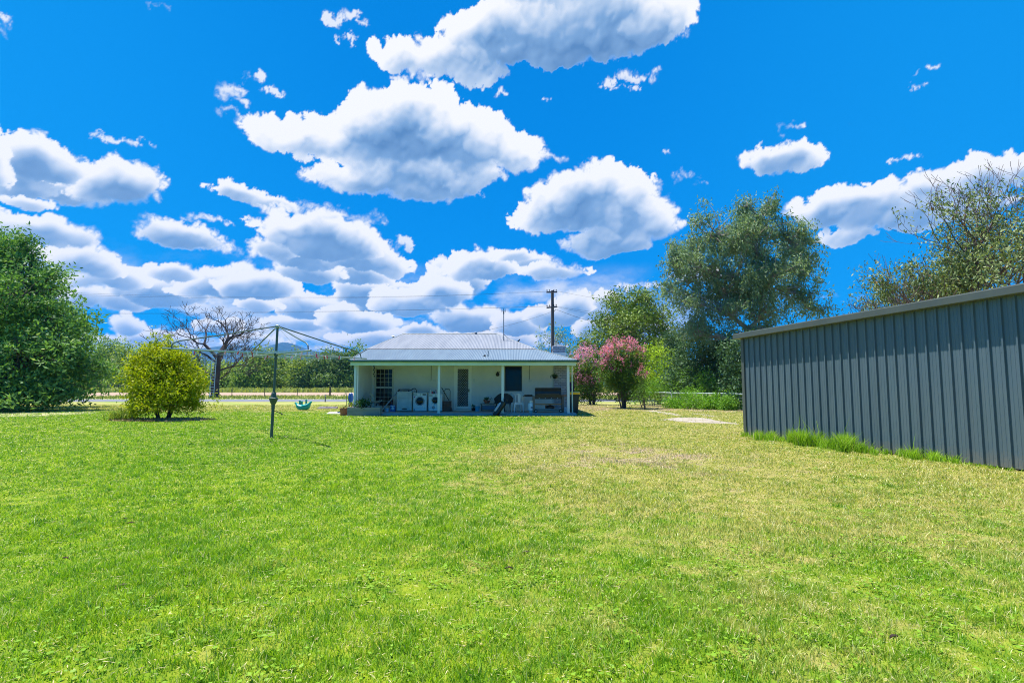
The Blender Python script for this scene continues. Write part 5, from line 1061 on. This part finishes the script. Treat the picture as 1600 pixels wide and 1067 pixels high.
tree('lime_tree', 'bright lime green small tree just beyond the wire fence', 'tree', (X(1030, 40), 40, 0), [(1026,548,17,15),(1018,565,16,16),(1040,570,16,16),(1025,585,26,18),(1050,585,16,14),(1010,590,14,12),(1060,598,12,10),(1028,610,30,20)], 40,
     LM('lime_green_leaf', (.20, .36, .015), (.52, .64, .05), trans=.35, nscale=.9), M_bark, (.08, .05), .3, .16, .07, 52, 14, .19, .15, seed=31, fill=.7, stems=3)
# the tall gum
tree('gum_tree', 'tall open grey green gum tree rising above the left end of the shed', 'tree', (X(1172, 34), 34, 0),
     [(1185,330,26,36),(1168,315,16,16),(1205,320,14,16),(1110,360,34,36),(1085,345,14,14),(1150,370,40,34),(1060,415,26,34),(1045,400,12,16),(1100,420,44,36),(1160,430,46,36),(1235,370,36,30),(1255,360,16,16),(1225,415,44,34),(1262,415,16,30),(1240,450,28,28),(1075,470,30,26),(1130,475,44,32),(1190,485,38,26),(1050,450,14,20),(1110,520,34,26),(1160,530,34,28),(1260,478,30,14),(1285,485,12,8),(1215,515,24,20),(1085,520,20,20),(1180,385,40,26,.5),(1212,425,34,26,-.8),(1190,350,26,22,.5),(1135,445,36,26,1),(1090,395,30,22,1),(1180,455,40,26,1),(1250,400,26,22,.8),(1075,440,24,24,1)],
     34, M_gum, M_gumbark, (.38, .24), .36, .24, .07, 47, 30, .145, .85, seed=42, fill=.5, tuft=9, bark_n=10, twigs=.7)
# dark thicket under it, behind the fence
M_thick = LM('thicket_leaf', (.03, .085, .035), (.11, .20, .08), trans=.2, nscale=.5)
for i, (lab, lob, Y, sd) in enumerate([
    ('dark blue green bushy tree filling the space under the tall gum', [(1100,555,34,30),(1070,575,26,26),(1130,565,30,34),(1085,600,40,24),(1130,605,36,26),(1060,600,22,20),(1100,530,22,18),(1140,540,24,22),(1095,580,40,40,1.5),(1145,590,26,36,1)], 36, 51),
    ('dark shrubby tree against the left end of the shed, under the gum', [(1160,560,30,34),(1180,590,30,30),(1150,600,26,28),(1205,560,26,26),(1170,630,30,20)], 31, 52),
    ('dark leafy bush showing between the lime green tree and the tall gum', [(1062,530,10,14),(1052,548,12,12),(1045,530,8,8),(1055,570,16,20),(1055,600,20,20)], 46, 53)]):
    tree('thicket_tree', lab, 'tree', (X(lob[0][0], Y), Y, 0), lob, Y, M_thick, M_bark, (.14, .08), .3, .20, .08, 110, 16, .26, .35, seed=sd, fill=.7, group='dark trees under the tall gum')
# hedge plants along the wire fence
M_hedge = LM('hedge_leaf', (.08, .22, .025), (.27, .48, .045), trans=.3, nscale=1); M_bright = LM('bright_hedge_leaf', (.10, .27, .015), (.24, .44, .03), trans=.35, nscale=1)
for i, (px, py, rx, ry, Y, mm, lab) in enumerate([
    (1000,612,14,18,37.5,M_hedge,'mid green weedy shrub at the left end of the wire fence'),
    (1022,606,16,18,36.5,M_hedge,'feathery mid green shrub on the wire fence below the lime tree'),
    (1048,602,18,20,36,M_hedge,'taller mid green shrub behind the fence, left of the bright ones'),
    (1075,600,18,22,35,M_hedge,'mid green shrub behind the fence, below the dark thicket'),
    (1052,628,12,12,32.5,M_bright,'small bright green bush in front of the fence'),
    (1073,626,16,14,31.8,M_bright,'broad bright green bush in front of the fence, left of the widest one'),
    (1096,624,20,15,31,M_bright,'widest bright green leafy bush in front of the fence'),
    (1118,628,12,11,30.8,M_bright,'small bright green bush at the right of the widest one'),
    (1105,602,20,18,33.5,M_hedge,'mid green shrub behind the widest bright bush'),
    (1136,630,12,12,30,M_hedge,'darker green low bush near the left end of the shed'),
    (1152,622,12,20,30.5,M_hedge,'darker green shrub tight against the far end of the shed')]):
    tree('hedge_shrub', lab, 'shrub', (X(px, Y), Y, 0), [(px, py, rx, ry), (px-rx*.4, py+ry*.5, rx*.8, ry*.6), (px+rx*.4, py+ry*.4, rx*.8, ry*.6)], Y, mm, M_bark, (.03, .02), .3, .13, .05, 36, 13, .14, .1, seed=70+i, stems=2, fill=.7, group='shrubs along the wire fence')
# dead tree and the bare branched trees over the shed
def grow(mb, p, d, L, r, depth, rnd, tips, spread=.62, taper=.68, nsub=3, gn=5, upb=.06, minr=.004):
    segs = 3; pts = [p]; q = p.copy(); dd = d.copy(); rs = [r]
    for i in range(segs):
        dd = (dd + Vector((rnd.gauss(0, .16), rnd.gauss(0, .16), rnd.gauss(0, .12) + upb))).normalized(); q = q + dd*L/segs; pts.append(q.copy()); rs.append(max(r*(1 - (1-taper)*(i+1)/segs), minr))
    mb.tube(pts, rs, max(gn - (0 if depth > 3 else 1), 3), cap=False)
    tips.append((q.copy(), depth))
    if depth <= 0: return
    k = nsub if rnd.random() < .7 else nsub - 1
    for i in range(k):
        ax = dd.orthogonal(); ax.rotate(Matrix.Rotation(2*math.pi*(i + rnd.uniform(-.2, .2))/k, 3, dd)); nd = (dd*math.cos(spread*rnd.uniform(.5, 1.2)) + ax*math.sin(spread*rnd.uniform(.6, 1.3))).normalized()
        s = pts[-1] if i < 2 else pts[2]
        grow(mb, s, nd, L*rnd.uniform(.62, .85), rs[-1]*rnd.uniform(.62, .82), depth-1, rnd, tips, spread, taper, nsub, gn, upb, minr)
Yd = 62; D0 = Vector((X(337, Yd), Yd, 0))
t = thing('dead_tree', 'dark leafless tree with a tangle of bare branches, between the shrub and the clothes hoist', 'tree', D0); mb = MB(); rnd = random.Random(91); tips = []
k = Yd/FPX
mb.tube([(0, 0, -.1), (-.05, 0, 1.5), (.1, 0, 3.1), (.15, 0, 4.7)], [.50, .42, .36, .30], 8, cap=False)
for (a, d, L, r_) in (((.15,0,4.7), (.35,.1,1), 2.3, .22), ((.12,0,4.4), (-.9,-.1,.8), 2.5, .20), ((.1,0,4.0), (-1,-.2,.45), 2.4, .13), ((.1,0,3.0), (1,.2,.25), 2.0, .12), ((.05,0,2.4), (-1,.1,.25), 1.6, .10), ((.1,0,3.6), (-.4,.8,.6), 2.0, .12), ((.15,0,4.2), (.8,-.4,.7), 2.1, .14), ((.0,0,1.8), (.9,.0,.3), 1.8, .08)):
    grow(mb, Vector(a), Vector(d).normalized(), L*1.02, r_*1.1, 5, rnd, tips, .54, .75, 3, 4, .05, .022)
mb.build('trunk', M_dead, t, recalc=False)
t = thing('ladder', 'pale aluminium ladder leaning upright against the dead tree trunk', 'ladder', D0 + Vector((.05, -.75, 0))); mb = MB(); M_lad = mat('pale_blue_metal', (.40, .55, .68), .4, metal=.2)
for s in (-.24, .24): mb.tube([(s, -.1, 0), (s, .12, 4.5)], .035, 6)
mb.build('rail', M_lad, t); 
for i in range(14): mb = MB(); z = .3 + .3*i; mb.tube([(-.24, -.2+.1*z, z), (.24, -.2+.1*z, z)], .022, 5); mb.build('rung', M_lad, t)
def open_tree(label, x, Y, h, seed, dirs, leafm, bark, nleaf, r0=.16, depth=5, sig=.18, L=.12, Wd=.05, L0=None, frac=.6):
    t = thing('open_gum_tree' if nleaf else 'bare_tree', label, 'tree', (x, Y, 0), group='trees behind the shed'); mb = MB(); rnd = random.Random(seed); tips = []
    mb.tube([(0, 0, -.1), (.05, 0, h*.2), (0, 0, h*.32)], [r0*1.4, r0*1.15, r0], 8, cap=False)
    for d in dirs: grow(mb, Vector((0, 0, h*rnd.uniform(.2, .32))), Vector(d).normalized(), (L0 or h*.24)*rnd.uniform(.9, 1.1), r0*rnd.uniform(.55, .8), depth, rnd, tips, .46, .7, 3, 5, .10, .006)
    mb.build('trunk', bark, t, recalc=False)
    if nleaf:
        nr = np.random.default_rng(seed); C = np.array([tuple(p) for p, dp in tips if dp <= 2]); C = C[nr.random(len(C)) < frac]
        C = np.repeat(C, 2, 0) + nr.normal(0, sig*.7, (len(C)*2, 3)); C = C[C[:, 2] < h*nr.uniform(.80, 1.0, len(C))]
        V, F, tt = leaves_at(C, L, Wd, nr, droop=.7, per=nleaf, sig=(sig, sig, sig*1.2)); np_mesh('crown', V, F, leafm, t, {'tint': tt})
    return t
M_brown = mat('red_brown_bark', (.17, .10, .09), .85, col2=(.10, .07, .07), vscale=3)
M_gumr = LM('sparse_gum_leaf', (.08, .14, .05), (.33, .38, .15), (.35, .16, .05), trans=.2, nscale=.5)
Yb = 19.5
open_tree('sparse leafy gum with a bare branch reaching highest, above the right part of the shed', X(1535, Yb), Yb, 9.2, 103, [(-.12,0,1), (.15,.1,1), (.45,0,.9)], M_gumr, M_brown, 9, .15, 5, .15, .16, .06, frac=.28)
open_tree('leafy gum leaning left over the middle of the shed roof', X(1508, Yb), Yb+.5, 6.6, 107, [(-.2,0,1), (.1,.3,1), (-.35,0,.9)], M_gumr, M_brown, 12, .13, 5, .15, .16, .06, frac=.42)
open_tree('leafy gum cut by the right edge of the photo, behind the shed', X(1625, 18.5), 18.5, 7.8, 109, [(-.35,0,1), (.2,.1,1), (.6,0,.9), (-.2,.4,.8)], M_gumr, M_brown, 12, .15, 5, .2, .15, .06, frac=.5)
open_tree('bare twiggy dead shrub above the shed roof, right of the tall gum', X(1395, 20), 20, 5.0, 113, [(-.4,0,1), (0,.1,1), (-.8,0,.8)], None, M_dead, 0, .07, 4)
open_tree('bare reddish stems beside the bare dead shrub, over the shed roof', X(1425, 20.5), 20.5, 6.2, 127, [(-.1,0,1), (.12,.1,1)], None, M_brown, 0, .08, 4)
tree('round_shrub_tree', 'low olive green tree crown showing just above the shed roof', 'tree', (X(1440, 22), 22, 0), [(1368,474,16,7),(1395,468,20,9),(1440,452,28,20),(1475,430,36,30),(1520,420,40,30),(1570,420,40,34),(1420,470,40,16),(1350,480,12,6)], 22, M_gumr, M_brown, (.12, .07), .3, .14, .05, 60, 12, .2, .5, seed=131, fill=.5)
tree('low_far_tree', 'small clump of green leaves just above the shed roof, right of the tall gum', 'tree', (X(1320, 34), 34, 0), [(1315,500,10,5),(1300,497,12,6),(1330,515,20,14)], 34, M_gumd, M_bark, (.1, .06), .4, .18, .07, 16, 9, .2, .3, seed=133)
# row of trees beyond the paddock
Yf = 170; M_far = [LM('paddock_tree_leaf', (.07, .16, .04), (.33, .42, .085), trans=.3, nscale=.12), LM('pale_paddock_leaf', (.10, .19, .045), (.46, .52, .10), trans=.3, nscale=.12), LM('dark_paddock_leaf', (.045, .11, .04), (.20, .28, .07), trans=.25, nscale=.12)]
rnd = random.Random(77)
far = [(172,540,26,14,0),(205,552,20,12,1),(232,560,24,14,0),(300,566,24,14,2),(336,576,22,10,1),(362,576,18,9,1),(390,572,20,11,0),(409,557,19,13,1),(438,564,22,14,0),(468,563,20,13,1),(492,568,22,11,2),(513,556,18,14,0),(537,554,18,13,2),(556,556,18,14,0),(585,562,24,14,1),(905,566,20,14,2),(148,560,26,16,2),(120,566,30,16,0),(60,560,40,18,1)]
desc = ['olive green', 'yellow green', 'dark green']
for i, (px, py, rx, ry, mi) in enumerate(far):
    Y = Yf + rnd.uniform(-12, 14); lob = [(px+rnd.uniform(-.15, .15)*rx, py, rx*.62, ry), (px-rx*.5, py+ry*.9, rx*.55, ry*.9), (px+rx*.5, py+ry*.8, rx*.55, ry*.9), (px, py+ry*1.7, rx*1.0, ry*1.1), (px-rx*.5, min(py+ry*2.5, 596), rx*.95, ry*.9), (px+rx*.5, min(py+ry*2.6, 597), rx*.95, ry*.9), (px, 596, rx*1.1, 8)]
    side = 'behind the left edge tree' if px < 150 else 'left of the yellow shrub' if px < 240 else 'behind the dead tree' if px < 380 else 'behind the clothes hoist' if px < 500 else 'beside the left end of the cottage' if px < 600 else 'between the cottage and the lilac shrub'
    tree('paddock_tree', f'{desc[mi]} tree beyond the paddock, {side}, number {i} along the row'.replace(f', number {i} along the row', ''), 'tree', (X(px, Y), Y, 0), lob, Y, M_far[mi], M_bark, (.22, .12), .35, .75, .42, 52, 16, .85, .1, seed=200+i, fill=.55, group='row of trees beyond the paddock', twigs=.25)
# a second, hazier belt far behind
mb = None; nr = np.random.default_rng(5); xs_ = nr.uniform(-900, 900, 5200); hh = 9 + 3.5*np.sin(xs_*.021) + 2*np.sin(xs_*.07+1); C = np.stack([xs_, 470 + nr.normal(0, 10, len(xs_)), nr.uniform(0, 1, len(xs_))**.7*hh], -1)
V, F, tt = leaves_at(C, 2.2, 1.6, nr, per=7, sig=(1.5, 1.5, .9)); V[:, 2] = np.maximum(V[:, 2], 0); o = np_mesh('far_woodland', V, F, M_far[2], None, {'tint': tt}); tag(o, kind='stuff')
# ------------------------------------------------------------ grasses
def inside_shed(x, y):
    s = (x-SH.x)*SHD.x + (y-SH.y)*SHD.y; n = (x-SH.x)*(-SHD.y) + (y-SH.y)*SHD.x
    return (s > -.05) & (n > -.03)
def hard(x, y):
    h = inside_shed(x, y) | ((x > XL-.3) & (x < XR+.2) & (y > YP-.13) & (y < 33))
    for o in PATHS:
        h |= (x > o[0]) & (x < o[1]) & (y > o[2]) & (y < o[3]) & (np.random.default_rng(1).random(len(x)) < .93)
    return h
PATHS = []
for o in COL.objects:
    if o.name.startswith('path') and not (o.name == 'path.003'):
        co = [v.co for v in o.data.vertices]; PATHS.append((min(c.x for c in co)+.3, max(c.x for c in co)-.3, min(c.y for c in co)+.3, max(c.y for c in co)-.2))
gx_, gy_ = lawn(680000, 3); ok = ~hard(gx_, gy_); gx_, gy_ = gx_[ok], gy_[ok]
def vn(x, y, s, seed):                       # value noise at scattered points
    r = np.random.default_rng(seed).random((256, 256)); X_, Y_ = x*s + 1000, y*s + 1000; xi, yi = X_.astype(int), Y_.astype(int); fx, fy = X_-xi, Y_-yi; fx = fx*fx*(3-2*fx); fy = fy*fy*(3-2*fy)
    g = lambda a, b: r[a % 256, b % 256]; return (g(xi, yi)*(1-fx)+g(xi+1, yi)*fx)*(1-fy) + (g(xi, yi+1)*(1-fx)+g(xi+1, yi+1)*fx)*fy
cl = vn(gx_, gy_, 2.2, 1)*.5 + vn(gx_, gy_, 7, 2)*.5; nr = np.random.default_rng(8)
hgt = (.016 + .028*np.clip((cl-.25)*1.6, 0, 1)) * nr.uniform(.6, 1.4, len(gx_)); wid = .0048*np.maximum(1, gy_/3.6)*nr.uniform(.7, 1.3, len(gx_)); hgt *= np.clip(1.12 - gy_*.006, .8, 1.1)
bare = (vn(gx_, gy_, 1.1, 5)*.6 + vn(gx_, gy_, 4.5, 6)*.4) > .70
keep = ~(bare & (nr.random(len(gx_)) < .35))
o = blades('grass', gx_[keep], gy_[keep], hgt[keep], wid[keep], M_grass, .8, 4); tag(o, kind='stuff')
# coarser tufts
n = 5200; tx, ty = lawn(n, 12); kk = (vn(tx, ty, .8, 9) > .52) & ~hard(tx, ty); tx, ty = tx[kk], ty[kk]; m_ = 22; bx = np.repeat(tx, m_) + nr.normal(0, .03, len(tx)*m_)*np.repeat(np.maximum(1, ty/7), m_); by = np.repeat(ty, m_) + nr.normal(0, .03, len(tx)*m_)
o = blades('grass_tufts', bx, by, nr.uniform(.03, .062, len(bx)), .0055*np.maximum(1, by/4), M_grass, .9, 5, tint=nr.uniform(0, .75, len(bx))); tag(o, kind='stuff')
# long weeds along the foot of the shed
M_weed = LM('weed_blade', (.13, .29, .015), (.38, .58, .04), (.45, .42, .2), trans=.35, nscale=1)
n = 17000; s = nr.uniform(0, 10, n); den = .17 + .95*np.exp(-((s-3.35)/.42)**2) + .8*np.exp(-((s-2.2)/.5)**2) + .25*np.exp(-((s-1.0)/.4)**2) + .30*np.exp(-((s-4.5)/.5)**2) + .25*(vn(s, s*0, 2.5, 3) > .62); kk = nr.random(n) < np.clip(den, 0, 1)**1.3; s = s[kk]; den = den[kk]
cs = nr.uniform(0, 10, 90); co_ = np.abs(nr.normal(0, .26, 90)); ci = nr.integers(0, 90, len(s)); ci = np.array([np.argmin(np.abs(cs - q) + nr.random(90)*.25) for q in s]); s = cs[ci] + nr.normal(0, .05, len(s)); off = np.abs(co_[ci]*np.clip(den + .15, .25, 1.1) + nr.normal(0, .05, len(s))) + .03; wx = SH.x + SHD.x*s + SHD.y*off*1.0; wy = SH.y + SHD.y*s - SHD.x*off
o = blades('weeds', wx, wy, (.03 + .27*np.clip(den-.06, 0, 1)*nr.uniform(.3, 1.4, len(s)))*np.where(nr.random(len(s)) < .03, 1.8, 1), .011*np.ones(len(s)), M_weed, .55, 6); tag(o, kind='stuff')
# flat broad-leaved weeds and clover in the lawn
nb = 520; tx, ty = lawn(nb*3, 33); kk = (vn(tx, ty, .6, 19) > .52) & ~hard(tx, ty) & (ty < 16); tx, ty = tx[kk], ty[kk]; C = np.stack([tx, ty, gz_at(tx, ty) + .022], -1)
V, F, tt = leaves_at(C, .034, .024, nr, droop=0, per=16, sig=(.05, .05, .006)); zz = V[:, 2].reshape(-1, 4); V[:, 2] = (zz.mean(1)[:, None]*.7 + zz*.3).ravel(); o = np_mesh('clover', V, F, LM('clover_leaf', (.12, .27, .012), (.28, .44, .03), (.45, .38, .16), trans=.25, nscale=1), None, {'tint': tt}); tag(o, kind='stuff')
# dead thatch lying between the blades
n = 26000; tx, ty = lawn(n, 35); kk = ~hard(tx, ty); tx, ty = tx[kk], ty[kk]; C = np.stack([tx, ty, gz_at(tx, ty) + .014], -1); V, F, tt = leaves_at(C, .05, .005, nr, droop=0, per=1, sig=.0); s_ = np.repeat(np.maximum(1, ty/4.5), 4)[:, None]; c4 = np.repeat(C, 4, 0); V = c4 + (V - c4)*np.concatenate([s_, s_, s_*.2], 1)
V[:, 2] = np.maximum(V[:, 2], .004); o = np_mesh('thatch', V, F, LM('thatch_straw', (.42, .34, .17), (.66, .58, .34), trans=.1), None, {'tint': tt}); tag(o, kind='stuff')
# tall grass in the paddock and verge
n = 60000; py_ = np.exp(nr.uniform(np.log(112), np.log(300), n)); px_ = nr.uniform(-1.1, 1.1, n)*py_; o = blades('paddock_grass', px_, py_, nr.uniform(.35, 1.0, n)*(.6+.7*vn(px_, py_, .08, 4)), .35*np.ones(n), LM('paddock_blade', (.22, .26, .06), (.40, .40, .12), trans=.3, nscale=.05), .6, 7, z=np.zeros(n)); tag(o, kind='stuff')
n = 26000; py_ = nr.uniform(55, 72, n); px_ = nr.uniform(-1.1, 1.1, n)*py_; kk = vn(px_, py_, .3, 4) > .45; px_, py_ = px_[kk], py_[kk]; o = blades('verge_grass', px_, py_, nr.uniform(.06, .24, len(px_))*(.6+.8*vn(px_, py_, .25, 8)), .09*np.ones(len(px_)), LM('verge_blade', (.12, .20, .04), (.36, .36, .12), trans=.3, nscale=.1), .6, 9, z=np.zeros(len(px_))); tag(o, kind='stuff')
# strappy clump and dry litter at the shrub's left foot
t = thing('strappy_plant', 'clump of long narrow leaves at the left foot of the yellow green shrub', 'plant', G(186, 657, 0)); nr = np.random.default_rng(77); n = 150; a = nr.normal(0, .22, n); b = nr.normal(0, .12, n)
blades('foliage', a, b, nr.uniform(.25, .62, n), .02*np.ones(n), LM('strappy_leaf', (.12, .20, .02), (.34, .38, .06)), .9, 11, z=np.zeros(n), parent=t)
mb = MB(); mb.lathe([(0, 0), (.25, .0), (.2, .03), (0, .05)], n=12); mb.build('root_crown', M_soil, t)
nr = np.random.default_rng(78); n = 2600; th = nr.uniform(0, 6.28, n); rr = np.sqrt(nr.random(n)); c = G(258, 657, 0); C = np.stack([c.x - .2 + rr*np.cos(th)*1.9, c.y+.15 + rr*np.sin(th)*.85, np.full(n, .02)], -1); V, F, tt = leaves_at(C, .09, .04, nr, per=2, sig=(.05, .05, .012)); V[:, 2] = np.abs(V[:, 2]); o = np_mesh('leaf_litter', V, F, LM('dry_leaf', (.20, .15, .07), (.42, .34, .18), trans=.1), None, {'tint': tt}); tag(o, kind='stuff')
# fallen leaves on the lawn, each one a thing
M_dry = mat('fallen_leaf', (.085, .05, .035), .8, var=.3, vscale=9); M_dryp = mat('pale_fallen_leaf', (.30, .23, .16), .8, var=.2, vscale=9)
spots = [('dark curled', 'leaf left of centre, alone in bright grass', 195, 814), ('dark curled', 'leaf, the lower of two close together at left', 204, 821), ('dark', 'leaf left of the dark twisted pair', 102, 877), ('dark twisted', 'leaf and longest of the fallen ones', 190, 921), ('pale', 'leaf in mid lawn', 821, 867), ('dark brown', 'leaf just below the pale mid lawn one', 795, 893), ('reddish', 'leaf on the lower right lawn', 1397, 1002)]
for k, (q, w_, px, py) in enumerate(spots):
    c = G(px, py, 0); t = MB(); r_ = random.Random(k); L_ = .030 * (1.6 if 'twisted' in q else 1); vs = []
    for i in range(7):
        u = i/6; wd = L_*.30*math.sin(math.pi*min(u*.93+.05, 1)); zz = .014 + .010*math.sin(u*3) + r_.uniform(0, .005)
        vs += [((u-.5)*L_*2, -wd, zz+.008), ((u-.5)*L_*2, 0, zz), ((u-.5)*L_*2, wd, zz+.010)]
    t.add(vs, [(i*3+j, i*3+j+1, (i+1)*3+j+1, (i+1)*3+j) for i in range(6) for j in range(2)]); o = t.build('fallen_leaf', M_dryp if ('pale' in q or 'white' in q) else M_dry, smooth=True)
    o.location = c; o.rotation_euler = (0, 0, r_.uniform(-.6, .6)); tag(o, f'{q} dry {w_}' if 'scrap' not in w_ else f'{q} {w_}', 'leaf', 'fallen leaves on the lawn')
# ------------------------------------------------------------ fences, poles and wires
M_post = mat('grey_fence_post', (.10, .085, .08), .9, var=.4); M_railw = mat('pale_rail', (.50, .60, .60), .5, metal=.2, var=.1)
def wire(mb, a, b, sag, r, n=10): a, b = Vector(a), Vector(b); mb.tube([a.lerp(b, i/n) - Vector((0, 0, sag*4*(i/n)*(1-i/n))) for i in range(n+1)], r, 4, cap=False)
Yf1 = 67; o = thing('wire_fence', 'post and wire fence along the far side of the road', 'fence', (0, Yf1, 0)); pr = None
for i in range(-22, 19):
    px = 363 + i*51; mb = MB(); thick = .11 if px in (516, 567) else .045; h = 1.05 if thick < .1 else 1.25; mb.tube([(X(px, Yf1), 0, -.05), (X(px, Yf1), 0, h)], thick, 6); mb.build('post', M_post, o)
mb = MB()
for z in (.25, .5, .75, .98): wire(mb, (X(-760, Yf1), .02, z), (X(1280, Yf1), .02, z), 0, .007, 2)
mb.build('wire', M_post, o)
t = thing('guide_post', 'slim grey guide post on the near side of the road, left of the cottage', 'post', (X(514, 46), 45.2, 0)); mb = MB(); mb.bbox((-.05, -.02, 0), (.05, .02, .62), .008); mb.build('post', mat('guide_grey', (.16, .16, .18), .7), t); mb = MB(); mb.bbox((-.035, -.024, .48), (.035, -.02, .58), .002); mb.build('reflector', M_enam2, t)
# rail fence and gate far left
t = thing('farm_gate', 'dark farm rails and gate far away, right of the left edge tree', 'gate', (X(180, 150), 150, 0)); mb = MB()
for z in (.5, 1.0, 1.5): mb.tube([(-4.6, 0, z), (3.6, 0, z)], .06, 5)
mb.build('rail', M_post, t)
for a, mm in ((-4.6, M_post), (-2, M_post), (.9, M_post), (3.6, M_white)): mb = MB(); mb.tube([(a, 0, 0), (a, 0, 1.8)], .12, 6); mb.build('post', mm, t)
# mesh fence with a pale top rail
A, B = Vector((X(984, 38.8), 38.8, 0)), Vector((X(1180, 29.0), 29.0, 0)); t = thing('mesh_fence', 'wire mesh fence with a pale top rail, running from the pink shrubs to the shed', 'fence', A); d = B - A; dn = d.normalized(); mb = MB(); n = 12
mb.tube([(0, 0, .93)] + [tuple(d*i/n + Vector((0, 0, .89 + .012*math.sin(i*2.1)))) for i in range(1, n+1)], .032, 8); mb.build('top_rail', M_railw, t)
for i in range(6): mb = MB(); p = d*i/5; mb.tube([(p.x, p.y, -.05), (p.x, p.y, .90)], .028, 6); mb.build('post', M_railw, t)
mb = MB(); L = d.length
for z in (.05, .2, .35, .5, .65, .8): mb.tube([(0, 0, z), tuple(d + Vector((0, 0, z)))], .004, 3, cap=False)
k = int(L/.22)
for i in range(k): p = d*i/k; mb.tube([(p.x, p.y, .03), (p.x, p.y, .88)], .0035, 3, cap=False)
mb.build('wire_mesh', M_wire, t)
# power pole
Yp_ = 44.0; b = P(864, 603, Yp_); t = thing('power_pole', 'timber power pole with two crossarms rising behind the brick chimney', 'power pole', (b.x, Yp_, 0)); k = Yp_/FPX; hp = Zh(454, Yp_)
M_pole = mat('pole_timber', (.13, .105, .12), .85, col2=(.08, .07, .085), vscale=2, stretch=(4, 4, .4), bump=.4)
mb = MB(); mb.tube([(0, 0, -.2), (0, 0, hp)], [.17, .12], 12); mb.build('pole', M_pole, t, smooth=True)
for z, tilt in ((Zh(457, Yp_), .10), (Zh(480.5, Yp_), .16)):
    mb = MB(); Mx = Matrix.Translation((-.05, -.17, z)) @ Matrix.Rotation(-tilt, 4, 'Y') @ Matrix.Rotation(R(25), 4, 'Z'); mb.bbox((-.50, -.05, -.055), (.48, .05, .055), .008, Mx); ca = mb.build('crossarm', M_pole, t)
    for q in (-.44, -.2, .2, .42): mb = MB(); mb.lathe([(.012, .05), (.012, .10), (.045, .11), (.05, .14), (.03, .16), (.045, .19), (.02, .22), (0, .22)], n=10, M=Mx @ Matrix.Translation((q, 0, 0))); mb.build('insulator', M_black, ca, smooth=True)
mb = MB(); mb.tube([(.0, -.2, Zh(490, Yp_)), (.24, -.3, Zh(484, Yp_))], .02, 5); mb.build('bracket', M_black, t)
M_cable = mat('power_cable', (.05, .055, .06), .6)
def line(label, a, b, sag, r=.012):
    a, b = Vector(a), Vector(b); mid = a; t = MB(); t.v = []; wire(t, (0, 0, 0), b - a, sag, r, 24); o = t.build('power_line', M_cable); o.location = a; tag(o, label, 'power line', 'wires of the power pole'); return o
pz = lambda py: Zh(py, Yp_)
for i, (dx, py, ey, dy) in enumerate(((-.5, 455.5, 428, 0), (.35, 454, 424, .3))): line(['upper wire running left from the top crossarm, the lower of that pair', 'upper wire running left from the top crossarm, the higher of that pair'][i], (b.x+dx, Yp_+dy, pz(py)), P(-500, ey-10, 40), 1.3, .006)
for i, (dx, py, ey, dy) in enumerate(((-.5, 479, 478, 0), (.3, 477, 484, .3))): line(['lower wire running left from the second crossarm, nearer strand', 'lower wire running left from the second crossarm, farther strand'][i], (b.x+dx, Yp_+dy, pz(py)), P(-500, ey, 40), .5, .006)
line('service wire slanting down right from the pole behind the pink shrubs', (b.x+.24, Yp_-.3, pz(484)), P(1010, 517, 50), .35, .012)
line('service wire slanting from the pole down to the cottage roof mast', (b.x, Yp_-.2, pz(487)), P(700, 527, 31), .2, .008)
for i in range(3): line(['topmost faint wire from the top crossarm towards the tall gum', 'middle faint wire from the crossarms towards the tall gum', 'lowest faint wire from the crossarms towards the tall gum'][i], (b.x+.4, Yp_, pz((455, 479, 480)[i])), P(1150, (478, 492, 505)[i], 60), .6, .007)
HAZE_D = .00010
if HAZE_D:
    m = bpy.data.materials.new('haze'); m.use_nodes = True; N = NT(m.node_tree); N.n.remove(N.n['Principled BSDF']); v = N.new('ShaderNodeVolumePrincipled')
    v.inputs['Color'].default_value = rgb(.02, .36, 1.0); v.inputs['Density'].default_value = HAZE_D; v.inputs['Anisotropy'].default_value = 0; N.link(v.outputs[0], N.n['Material Output'].inputs['Volume'])
    mb = MB(); mb.box((-5600, -40, -4), (5600, 5300, 330)); hz_ = mb.build('haze', m); tag(hz_, kind='stuff')
